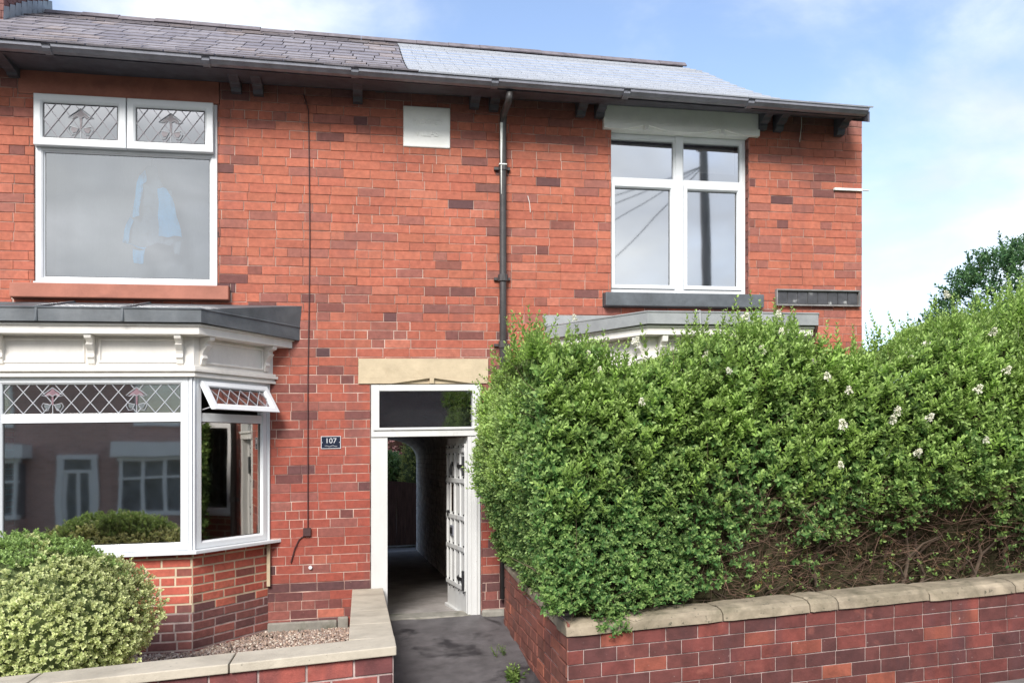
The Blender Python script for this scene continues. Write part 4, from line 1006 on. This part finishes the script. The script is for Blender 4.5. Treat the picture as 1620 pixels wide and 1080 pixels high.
def hedge():
    A = np.array; parts = []
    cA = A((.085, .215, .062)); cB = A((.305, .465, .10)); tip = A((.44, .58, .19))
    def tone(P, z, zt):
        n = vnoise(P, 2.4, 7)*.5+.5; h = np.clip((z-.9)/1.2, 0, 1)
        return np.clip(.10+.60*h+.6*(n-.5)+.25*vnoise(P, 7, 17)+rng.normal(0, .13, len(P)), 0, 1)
    # front
    n = 14500; x = rng.uniform(1.08, HX1, n); x[:int(n*.12)] = rng.uniform(1.1, 2.2, int(n*.12)); zt = htop(x); z = .30+.05*rng.random(n)+(zt-.30)*rng.random(n); 
    bare = np.exp(-(((x-3.75)/1.3)**2+((z-.68)/.36)**2))*1.0+.5*np.exp(-(((x-5.6)/1.2)**2+((z-.60)/.28)**2))
    pp = np.stack([x, z, x*0], -1); keep = (bare+.40*vnoise(pp, 5, 9)*(bare > .12) < rng.uniform(.25, .75, n))
    low = z < (rzt(x)+.06+.10*np.clip((x-1.9)/1, 0, 1)); keep &= ~(low & (x > 1.75)) & ~((x < 1.42) & (z < .47))
    x, z, zt = x[keep], z[keep], zt[keep]; n = len(x)
    y = hfront(x, z)+rng.uniform(-.01, .13, n)**1.0
    round_ = np.clip((z-(zt-.30))/.30, 0, 1); y = y+round_**2*.22
    P = np.stack([x, y, z], 1)
    D = nrm(np.stack([rng.normal(0, .38, n)-.15*(x < 1.4), -.75+rng.normal(0, .25, n), .38+rng.normal(0, .38, n)+.5*round_], 1))
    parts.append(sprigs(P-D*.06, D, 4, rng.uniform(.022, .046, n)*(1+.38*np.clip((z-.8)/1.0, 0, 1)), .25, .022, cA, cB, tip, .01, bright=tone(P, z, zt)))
    # left side
    n = 8200; y = rng.uniform(-2.5, -.35, n); zt = htop(np.full(n, 1.15))+.04; z = .12+(zt-.12)*rng.random(n)
    z = np.where(y < -2.2, np.maximum(z, .48), z)
    x = hleft(y, z)-rng.uniform(-.1, .03, n); round_ = np.clip((z-(zt-.30))/.30, 0, 1); x = x+round_**2*.22+.10*np.clip((-2.3-y)/.2, 0, 1)
    keep = z > .42+.10*(y > -1.2)*1-.10*(y < -2.2); x, y, z, zt, round_ = x[keep], y[keep], z[keep], zt[keep], round_[keep]; n = len(x)
    P = np.stack([x, y, z], 1); D = nrm(np.stack([-.75+rng.normal(0, .25, n), -.25+rng.normal(0, .35, n), .35+rng.normal(0, .38, n)+.5*round_], 1))
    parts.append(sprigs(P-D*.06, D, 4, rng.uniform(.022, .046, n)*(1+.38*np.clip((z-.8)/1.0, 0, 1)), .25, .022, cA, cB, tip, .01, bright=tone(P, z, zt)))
    # top
    n = 9000; x = rng.uniform(1.05, HX1, n); y = rng.uniform(-2.35, -.9, n); zt = htop(x); z = zt-.03+.05*vnoise(np.stack([x, y, y], -1), 3, 5)-.02*rng.random(n)
    P = np.stack([x, y, z], 1); D = nrm(np.stack([rng.normal(0, .35, n), -.15+rng.normal(0, .35, n), .9+rng.normal(0, .2, n)], 1))
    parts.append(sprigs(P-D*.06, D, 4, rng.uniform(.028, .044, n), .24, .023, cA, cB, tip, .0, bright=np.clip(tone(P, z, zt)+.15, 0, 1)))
    # long young shoots standing above the outline
    ncl = 150; cxs = np.concatenate([rng.uniform(1.0, 1.6, 42), rng.uniform(1.6, 2.3, 8), rng.uniform(2.3, 3.6, 36), rng.uniform(3.6, 5.8, 56), rng.normal(3.95, .12, 8)]); x = (cxs[:, None]+rng.normal(0, .05, (ncl, 5))).ravel(); y = (rng.uniform(-2.45, -1.7, ncl)[:, None]+rng.normal(0, .05, (ncl, 5))).ravel(); n = len(x); z = htop(x)-.06
    P = np.stack([x, y, z], 1); D = nrm(np.stack([rng.normal(0, .22, n), rng.normal(-.05, .18, n), np.full(n, 1.)], 1))
    k = rng.random(n)
    for lo, hi, npr in ((0, .45, 6), (.45, .86, 9), (.86, 1.01, 13)):
        m = (k >= lo) & (k < hi)
        parts.append(sprigs(P[m], D[m], npr, rng.uniform(.034, .052, m.sum()), .25, .024, cB*.85, cB*1.15, tip, .0, leafang=(40, 62)))
    n = 1500; x = rng.uniform(1.1, HX1, n); zt = htop(x); z = 1.0+(zt-1.0)*rng.random(n)**.6; y = hfront(x, z)-.01+np.clip((z-(zt-.30))/.30, 0, 1)**2*.2
    P = np.stack([x, y, z], 1); D = nrm(np.stack([rng.normal(0, .3, n), -.45+rng.normal(0, .2, n), .8+rng.normal(0, .25, n)], 1))
    parts.append(sprigs(P, D, 6, rng.uniform(.036, .054, n), .24, .024, cB*.75, cB*1.15, tip, .02, leafang=(40, 62)))
    n = 480; x = rng.uniform(2.5, 6.0, n); z = rng.uniform(.42, 1.05, n); y = hfront(x, z)+rng.uniform(.0, .2, n)
    P = np.stack([x, y, z], 1); D = nrm(np.stack([rng.normal(0, .6, n), -.5+rng.normal(0, .2, n), .5+rng.normal(0, .4, n)], 1))
    parts.append(sprigs(P, D, 2, rng.uniform(.018, .034, n), .28, .022, cA*.9, cB*.9, tip, .01))
    parts.append(sprigs(P[:240]+np.array([.05, .05, .03]), D[:240], 2, rng.uniform(.018, .03, 240), .28, .02, A((.16, .09, .04)), A((.26, .17, .08)), None, .01))
    n = 150; y = rng.uniform(-2.2, -.5, n); z = rng.uniform(1.1, 2.05, n); x = hleft(y, z); P = np.stack([x, y, z], 1)
    D = nrm(np.stack([-.6+rng.normal(0, .2, n), rng.normal(0, .2, n), .7+rng.normal(0, .3, n)], 1)); parts.append(sprigs(P, D, 6, rng.uniform(.03, .042, n), .24, .024, cB, cB*1.2, tip, .02, leafang=(40, 62)))
    V, Fq, C = join(parts); np_mesh('leaves', V, Fq, C, 'leaf', HG); print('hedge quads', len(Fq))
    # twigs
    tp = []
    n = 2600; x = rng.uniform(2.4, 6.2, n); z = rng.uniform(.40, 1.15, n); y = hfront(x, z)+rng.uniform(.0, .22, n)
    tp.append(twigs(np.stack([x, y, z], 1), nrm(np.stack([rng.normal(0, .9, n), -.15+rng.normal(0, .3, n), .25+rng.normal(0, .45, n)], 1)), rng.uniform(.08, .3, n), rng.uniform(.0008, .0024, n), (.17, .10, .07)))
    n = 900; x = rng.uniform(1.2, 6.2, n); z = rng.uniform(.36, 2.0, n)*.9; y = hfront(x, z)+rng.uniform(.12, .3, n)
    tp.append(twigs(np.stack([x, y, z], 1), nrm(np.stack([rng.normal(0, .6, n), -.2+rng.normal(0, .2, n), .8+rng.normal(0, .4, n)], 1)), rng.uniform(.2, .5, n), rng.uniform(.002, .005, n), (.13, .09, .06)))
    V, Fq, C = join(tp); np_mesh('twigs', V, Fq, C, 'twig', HG)
    # dark brown core shell, added to block light through the hedge
    def grid(nx, nz, f):
        vs = [f(i/nx, j/nz) for j in range(nz+1) for i in range(nx+1)]; fs = [(j*(nx+1)+i, j*(nx+1)+i+1, (j+1)*(nx+1)+i+1, (j+1)*(nx+1)+i) for j in range(nz) for i in range(nx)]; return vs, fs
    mb = MB(); s1 = lambda v: float(np.asarray(v))
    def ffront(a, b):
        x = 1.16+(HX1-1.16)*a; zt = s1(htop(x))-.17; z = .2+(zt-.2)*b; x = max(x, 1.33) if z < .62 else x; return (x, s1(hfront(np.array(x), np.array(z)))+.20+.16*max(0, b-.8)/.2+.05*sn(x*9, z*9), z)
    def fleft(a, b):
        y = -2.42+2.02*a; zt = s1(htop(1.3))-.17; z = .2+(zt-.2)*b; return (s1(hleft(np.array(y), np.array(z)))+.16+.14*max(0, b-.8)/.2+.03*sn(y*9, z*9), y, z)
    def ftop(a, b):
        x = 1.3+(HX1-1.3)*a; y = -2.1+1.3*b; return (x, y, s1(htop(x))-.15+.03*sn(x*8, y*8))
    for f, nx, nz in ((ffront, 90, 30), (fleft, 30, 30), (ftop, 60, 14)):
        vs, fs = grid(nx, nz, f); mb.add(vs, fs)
    mb.build('blocking_core', 'core', HG)
hedge()
# stems at the bottom of the hedge
mb = MB()
for i in range(26):
    x = 1.5+i*.19+random.uniform(-.05, .05); y = -2.0+random.uniform(-.1, .2)
    q = [(x, y, .03)]
    for k in range(6): q.append((q[-1][0]+random.uniform(-.07, .07), q[-1][1]+random.uniform(-.05, .03), q[-1][2]+.15))
    mb.tube(q, [.02, .018, .015, .013, .011, .009, .006], 6)
    for k in (2, 3, 4):
        e = q[k]; sx = random.choice((-1, 1)); mb.tube([e, (e[0]+sx*.08, e[1]-.05, e[2]+.1), (e[0]+sx*.2, e[1]-.1, e[2]+.16)], [.010, .007, .004], 5)
mb.build('stems', 'bark', HG)
# blossom panicles, each its own part
bm_ = MB()
for i in range(60):
    t = random.random(); a = random.uniform(0, 6.3); r = .026*(1-t*.6)*random.uniform(.6, 1.1); p = Vector((r*math.cos(a), r*math.sin(a), t*.05)); s_ = random.uniform(.0035, .006)
    n_ = Vector((random.gauss(0, 1), random.gauss(0, 1), random.gauss(0, 1))).normalized(); u_ = n_.orthogonal()*s_; w_ = n_.cross(u_)
    bm_.add([p+u_, p+w_, p-u_, p-w_, p+n_*s_*.5], [(0, 1, 4), (1, 2, 4), (2, 3, 4), (3, 0, 4)])
bm_.tube([(0, 0, -.012), (0, 0, .05)], .001, 4)
GX = G; proto = None
def blossom(par, w, sc_, rot):
    global proto
    if proto is None:
        g = bm_.v; me = bpy.data.meshes.new('blossom'); me.from_pydata([tuple(v) for v in bm_.v], [], bm_.f); me.materials.append(M['petal']); proto = me
    o = bpy.data.objects.new('blossom', proto); col.objects.link(o); o.parent = par
    o.location = Vector(shear(w))-ORG[par.name]; o.scale = (sc_,)*3; o.rotation_euler = rot
for (px, py) in [(910, 507), (1004, 545), (1118, 568), (1015, 640), (925, 565), (820, 718), (808, 696), (1335, 678), (1343, 622), (1412, 668), (1465, 548), (1520, 545), (1568, 530), (1477, 555), (1160, 538), (1176, 505), (1236, 528), (1230, 500), (1440, 568), (1310, 600), (1560, 700), (1448, 720), (1330, 740), (1420, 655), (1290, 575), (1500, 470), (1095, 600), (880, 610), (950, 590), (1590, 590), (1205, 560), (1545, 620), (1155, 590), (1468, 665)]:
    Y = -2.50; x, z = F(px, py, Y); x = float(x)
    y = float(hfront(np.array(x), np.array(z)))-.10 if z < float(htop(x))-.2 else -2.46
    if px < 850: y = -1.9
    x, z = F(px, py, y)
    blossom(HG, (x, y, z), random.uniform(.8, 1.3), (random.uniform(-.6, .9), random.uniform(-.6, .6), random.uniform(0, 6)))
# ---- generic shrub
def shrub(name, c, rad, n, L, W, cA, cB, tip, label, cat='shrub', edge=None, core='core_green', npair=3, zmin=None, sp=.02, group=None, topgreen=False, lump=.10, trunk=0, kindcore=.82):
    R = root(name, (c[0], c[1], zmin if zmin is not None else c[2]-rad[2]), label, cat, group)
    d = nrm(rng.normal(0, 1, (n, 3))); k = 1+lump*vnoise(d, 3.2, int(n) % 97)+.05*vnoise(d, 8, 5)
    P = np.array(c)+d*np.array(rad)*(k*rng.uniform(.86, 1.0, n))[:, None]
    if zmin is not None: m = P[:, 2] > zmin; P, d = P[m], d[m]
    n = len(P); N = nrm(d/np.array(rad)); D = nrm(N+np.array([0, 0, .55])+rng.normal(0, .38, (n, 3)))
    br = np.clip(.5+.4*vnoise(P, 4, 3)+rng.normal(0, .15, n), 0, 1)
    if topgreen: 
        g = (P[:, 2] > c[2]+rad[2]*.70+.14*vnoise(P, 6, 8)) | (vnoise(P, 3.0, 21) > .96); br = np.where(g, 0.20, np.maximum(br, .3))
    V, Fq, C = sprigs(P-D*.04, D, npair, rng.uniform(L*.75, L*1.2, n), W, sp, np.array(cA), np.array(cB), np.array(tip) if tip is not None else None, .005, edge=np.array(edge) if edge is not None else None, bright=br)
    np_mesh('leaves', V, Fq, C, 'leaf', R)
    mb = MB(); a, b = 24, 16; vs = []
    for j in range(b+1):
        for i in range(a):
            th, ph = PI*j/b, 2*PI*i/a; q = np.array([math.sin(th)*math.cos(ph), math.sin(th)*math.sin(ph), math.cos(th)])
            kk = kindcore*(1+lump*float(vnoise(q[None], 3.2, int(rad[0]*0)+0)[0])*0); p = np.array(c)+q*np.array(rad)*kk
            if zmin is not None: p[2] = max(p[2], zmin)
            vs.append(tuple(p))
    mb.add(vs, [(j*a+i, j*a+(i+1) % a, (j+1)*a+(i+1) % a, (j+1)*a+i) for j in range(b) for i in range(a)])
    mb.build('branches_inside', core, R, smooth=True)
    if trunk:
        mb = MB(); mb.tube([(c[0], c[1], trunk), (c[0]+.05, c[1], c[2]-rad[2]*.5), (c[0], c[1], c[2])], [.12, .08, .04], 8); mb.build('trunk', 'pole', R)
    return R
shrub('variegated_shrub', (-2.17, -1.72, .43), (.82, .52, .61), 9500, .027, .33, (.27, .42, .12), (.45, .52, .20), None, 'rounded cream and green variegated shrub in front of the left bay window', edge=(.80, .82, .42), npair=3, zmin=.03, sp=.013, topgreen=True)
shrub('dark_shrub', (7.15, .2, 2.05), (1.3, .9, 1.5), 4200, .06, .22, (.05, .13, .055), (.09, .20, .075), (.16, .28, .10), 'dark green shrub rising behind the hedge at the right edge', npair=5, zmin=.0, sp=.03, lump=.16, kindcore=.6)
# weeds on the path
def weeds(name, pts, label, n0=14, L=.035):
    P = []; D = []
    for (px, py, Y) in pts:
        x, z = F(px, py, Y)
        for i in range(n0): P.append((x+random.uniform(-.04, .04), Y+random.uniform(-.05, .05), gz(x, Y)-.005)); D.append((random.gauss(-.2, .4), random.gauss(-.2, .4), .8))
    P = np.array(P); D = nrm(np.array(D)); V, Fq, C = sprigs(P, D, 5, rng.uniform(L*.7, L*1.3, len(P)), .25, .02, np.array((.06, .14, .03)), np.array((.16, .26, .06)), np.array((.3, .4, .12)))
    o = np_mesh(name, V, Fq, C, 'leaf'); tagp(o, label, 'weed')
weeds('weed', [(812, 1060, -1.7)], 'leafy green weed at the foot of the right garden wall, nearest the camera', 26)
weeds('weed', [(792, 1022, -1.15)], 'small pale weed on the path between the stone block and the right wall', 7, .022)
# ---- behind the passage
GT = root('garden_gate', (.6, 10.2, -.5), 'dark brown arched timber gate beyond the far end of the passage', 'gate')
mb = MB(); gx0, gx1 = -.15, 1.33; nb = 8; gY = 10.2
for i in range(nb):
    a, b = gx0+(gx1-gx0)*i/nb, gx0+(gx1-gx0)*(i+1)/nb; top = lambda x: .84+.10*math.cos((x-.45)/.75*1.2)
    mb.hexa([(a+.001, gY, -.44), (b-.001, gY, -.44), (b-.001, gY+.03, -.44), (a+.001, gY+.03, -.44), (a+.001, gY, top(a)), (b-.001, gY, top(b)), (b-.001, gY+.03, top(b)), (a+.001, gY+.03, top(a))])
mb.build('boards', 'gate_wood', GT)
for z in (-.3, .6): mb = MB(); mb.box(gx0, gx1, gY+.03, gY+.06, z, z+.1); mb.build('rail', 'gate_wood', GT)
mb = MB(); mb.box(-.8, 2, 9.9, 10.15, -.52, -.43); tagp(mb.build('yard_step', 'concrete'), kind='structure')
shrub('garden_shrub', (.45, 11.6, .95), (.75, .6, .65), 1500, .075, .32, (.14, .28, .09), (.32, .46, .16), (.45, .55, .24), 'light green shrub above the dark gate seen through the passage', npair=3, zmin=-.5, sp=.04)
shrub('conifer', (1.28, 11.0, .9), (.42, .4, 1.5), 1500, .05, .25, (.40, .46, .12), (.58, .62, .2), (.65, .68, .28), 'yellow green conifer by the right side of the far passage arch', 'conifer', npair=3, zmin=-.5, sp=.03)
shrub('purple_tree', (.2, 14.2, 2.5), (2.2, 1.0, 1.5), 3000, .09, .3, (.20, .09, .12), (.36, .18, .18), (.42, .26, .22), 'purple leaved tree beyond the passage, above the light green shrub', 'tree', npair=3, sp=.05, trunk=-.5, core='gate_wood')
# ================================================================== ACROSS THE STREET (seen reflected in the panes)
OP = root('brick_terrace', (-4, -20, -.4), 'brick terrace across the street, seen only as a reflection in the bay glass', 'house')
oy = -20.0; mb = MB(); mb.box(-20, 16, oy-8, oy, -1.5, 4.3); mb.build('wall', 'opp_brick', OP)
mb = MB(); mb.add([(-20.3, oy+.4, 4.25), (16.3, oy+.4, 4.25), (16.3, oy-4, 6.4), (-20.3, oy-4, 6.4)], [(0, 1, 2, 3)]); mb.add([(-20.3, oy-8.4, 4.25), (16.3, oy-8.4, 4.25), (16.3, oy-4, 6.4), (-20.3, oy-4, 6.4)], [(3, 2, 1, 0)]); mb.build('roof', 'opp_roof', OP)
OPP = plane((0, oy, 0), (1, 0), (0, 1))
for x in (-12.5, -8.2, -3.2, 1.2):
    mb = MB(); mb.pbox(OPP, x-.55, x-.38, -.7, 1.7, 0, .1); mb.pbox(OPP, x+.38, x+.55, -.7, 1.7, 0, .1); mb.pbox(OPP, x-.56, x+.56, 1.58, 1.72, 0, .11); mb.pbox(OPP, x-.54, x+.54, 1.15, 1.25, 0, .09)
    mb.pbox(OPP, x-.38, x-.28, -.7, 1.2, 0, .05); mb.pbox(OPP, x+.28, x+.38, -.7, 1.2, 0, .05); mb.pbox(OPP, x-.05, x+.05, -.7, 1.2, 0, .05)
    o = mb.build('door', 'opp_white', OP)
    mb = MB(); mb.pbox(OPP, x-.375, x+.375, -.69, 1.575, .001, .02); mb.build('door_glass', 'opp_glass', o)
for x in (-10.6, -5.9, -1.2, 3.6):
    mb = MB()
    for s_ in (0, 1, 2, 3): xx = x-.95+s_*.63; mb.pbox(OPP, xx-.05, xx+.05, -.1, 1.6, .55, .65)
    mb.pbox(OPP, x-1.05, x+1.05, 1.5, 1.61, .5, .7); mb.pbox(OPP, x-1.05, x+1.05, -.14, -.02, .5, .7); mb.pbox(OPP, x-1.03, x+1.03, .95, 1.02, .55, .64)
    mb.pbox(OPP, x-1.2, x+1.2, 1.62, 2.05, 0, .85); o = mb.build('bay_window', 'opp_white', OP)
    mb = MB(); mb.pbox(OPP, x-1.0, x+1.0, -.1, 1.49, 0, .56); mb.pbox(OPP, x-1.0, x+1.0, -1.2, -.15, 0, .6, 1); mb.build('bay_panes', ['opp_glass', 'opp_brick'], o)
    mb = MB(); mb.pbox(OPP, x-.7, x+.7, 2.55, 2.65, 0, .1); mb.pbox(OPP, x-.7, x-.62, 2.6, 3.9, 0, .06); mb.pbox(OPP, x+.62, x+.7, 2.6, 3.9, 0, .06); mb.pbox(OPP, x-.7, x+.7, 3.85, 3.95, 0, .06); o = mb.build('window', 'opp_white', OP)
    mb = MB(); mb.pbox(OPP, x-.62, x+.62, 2.6, 3.9, 0, .03); mb.build('pane', 'glass_up', o)
mb = MB(); mb.box(-7.5, -6.8, oy-4.4, oy-3.6, 6.0, 7.6); mb.box(4.5, 5.2, oy-4.4, oy-3.6, 6.0, 7.6); mb.build('chimney', 'opp_brick', OP)
PO = root('utility_pole', (8.9, -12.3, -.3), 'tall wooden telegraph pole reflected in the right upper window', 'utility pole')
mb = MB(); mb.tube([(8.95, -12.3, -.5), (8.75, -12.3, 9.2)], [.15, .11], 12); mb.build('pole', 'pole', PO)
mb = MB()
for tx, ty, tz in ((-9, -19.5, 4.4), (-3, -19.5, 4.4), (-14, -19.6, 4.4), (3, -19.5, 4.4)):
    pts = []
    for i in range(13): t = i/12; pts.append((8.75+(tx-8.75)*t, -12.3+(ty+12.3)*t, 8.8+(tz-8.8)*t-.7*math.sin(PI*t)))
    mb.tube(pts, .012, 4, cap=False)
mb.build('wires', 'iron', PO)
# ================================================================== LIGHT, SKY, CAMERA
EL, AZ = math.radians(37), math.radians(200)     # sun direction (azimuth measured clockwise from +y)
sd = Vector((math.cos(EL)*math.sin(AZ), math.cos(EL)*math.cos(AZ), math.sin(EL)))
sun = bpy.data.lights.new('sun', 'SUN'); sun.energy = 2.1; sun.angle = math.radians(22); sun.color = (1, .965, .91)
so = bpy.data.objects.new('sun', sun); col.objects.link(so); so.rotation_euler = (-sd).to_track_quat('-Z', 'Y').to_euler(); so.location = (0, -5, 12)
w = bpy.data.worlds.new('World'); sc.world = w; w.use_nodes = True; t = w.node_tree; t.nodes.clear(); K = t.links
out = t.nodes.new('ShaderNodeOutputWorld'); bg = t.nodes.new('ShaderNodeBackground'); bg.inputs[1].default_value = .125
sky = t.nodes.new('ShaderNodeTexSky'); sky.sky_type = 'NISHITA'; sky.sun_disc = False; sky.sun_elevation = EL; sky.sun_rotation = AZ
sky.air_density = 1.0; sky.dust_density = 1.5; sky.ozone_density = 1.5
tc = t.nodes.new('ShaderNodeTexCoord'); dirv = tc.outputs['Generated']
mp = t.nodes.new('ShaderNodeMapping'); mp.inputs['Scale'].default_value = (1, 1, 1.8); K.new(dirv, mp.inputs[0])
def pxdir(px, py):
    a = (px-810)/FOC; b = (HY-py)/FOC
    return Vector((SN+a*CS, CS-a*SN, b)).normalized()
def M_(op, a, b=None, clamp=False):
    m = t.nodes.new('ShaderNodeMath'); m.operation = op; m.use_clamp = clamp
    for i, v in enumerate((a, b)):
        if v is None: continue
        if isinstance(v, (int, float)): m.inputs[i].default_value = v
        else: K.new(v, m.inputs[i])
    return m.outputs[0]
blob = None
for (px, py, rad, amp) in ((280, 20, 10, .24), (470, 10, 10, .26), (640, 30, 6, .22), (1480, 200, 7, .08), (1600, 140, 7, .18), (1560, 400, 8, .22), (1440, 500, 8, .24), (1640, 300, 8, .18)):
    d = pxdir(px, py); vd = t.nodes.new('ShaderNodeVectorMath'); vd.operation = 'DOT_PRODUCT'; K.new(dirv, vd.inputs[0]); vd.inputs[1].default_value = d
    c0 = math.cos(math.radians(rad)); s_ = M_('DIVIDE', M_('SUBTRACT', vd.outputs['Value'], c0), 1-c0, True)
    s_ = M_('MULTIPLY', s_, amp); blob = s_ if blob is None else M_('MAXIMUM', blob, s_)
sp = t.nodes.new('ShaderNodeSeparateXYZ'); K.new(dirv, sp.inputs[0])
back = M_('MULTIPLY', M_('MAXIMUM', M_('MULTIPLY', sp.outputs[1], -1.0), 0.0), .45)   # cloud bank over the far side of the street
n1 = t.nodes.new('ShaderNodeTexNoise'); n1.inputs['Scale'].default_value = 3.2; n1.inputs['Detail'].default_value = 9; n1.inputs['Roughness'].default_value = .56; n1.inputs['Distortion'].default_value = .25; K.new(mp.outputs[0], n1.inputs['Vector'])
cm = M_('ADD', M_('ADD', n1.outputs[0], blob), back)
cr = t.nodes.new('ShaderNodeMapRange'); cr.interpolation_type = 'SMOOTHSTEP'; cr.inputs[1].default_value = .50; cr.inputs[2].default_value = .95; K.new(cm, cr.inputs[0])
n2 = t.nodes.new('ShaderNodeTexNoise'); n2.inputs['Scale'].default_value = 5; n2.inputs['Detail'].default_value = 6; K.new(mp.outputs[0], n2.inputs['Vector'])
cc = t.nodes.new('ShaderNodeValToRGB'); cc.color_ramp.elements[0].color = (2.9, 3.05, 3.3, 1); cc.color_ramp.elements[1].color = (4.3, 4.4, 4.45, 1); cc.color_ramp.elements[0].position = .35; cc.color_ramp.elements[1].position = .62; K.new(n2.outputs[0], cc.inputs[0])
hs = t.nodes.new('ShaderNodeHueSaturation'); hs.inputs['Saturation'].default_value = .95; hs.inputs['Value'].default_value = .92; hs.inputs['Hue'].default_value = .503; K.new(sky.outputs[0], hs.inputs['Color'])
mx = t.nodes.new('ShaderNodeMix'); mx.data_type = 'RGBA'; K.new(cr.outputs[0], mx.inputs[0]); K.new(hs.outputs[0], mx.inputs[6]); K.new(cc.outputs[0], mx.inputs[7])
K.new(mx.outputs[2], bg.inputs[0]); K.new(bg.outputs[0], out.inputs[0])
cam = bpy.data.cameras.new('camera'); co = bpy.data.objects.new('camera', cam); col.objects.link(co); sc.camera = co
co.location = (0, -CD, CH); co.rotation_euler = (PI/2, 0, -TH)
cam.sensor_width = 36; cam.lens = FOC/1620*36; cam.shift_y = (HY-540)/1620; cam.clip_end = 2000; cam.clip_start = .05
sc.view_settings.view_transform = 'Standard'; sc.view_settings.look = 'None'; sc.view_settings.exposure = 1.32; sc.view_settings.gamma = 1
sc.cycles.transparent_max_bounces = 16; sc.cycles.max_bounces = 12; sc.cycles.diffuse_bounces = 8
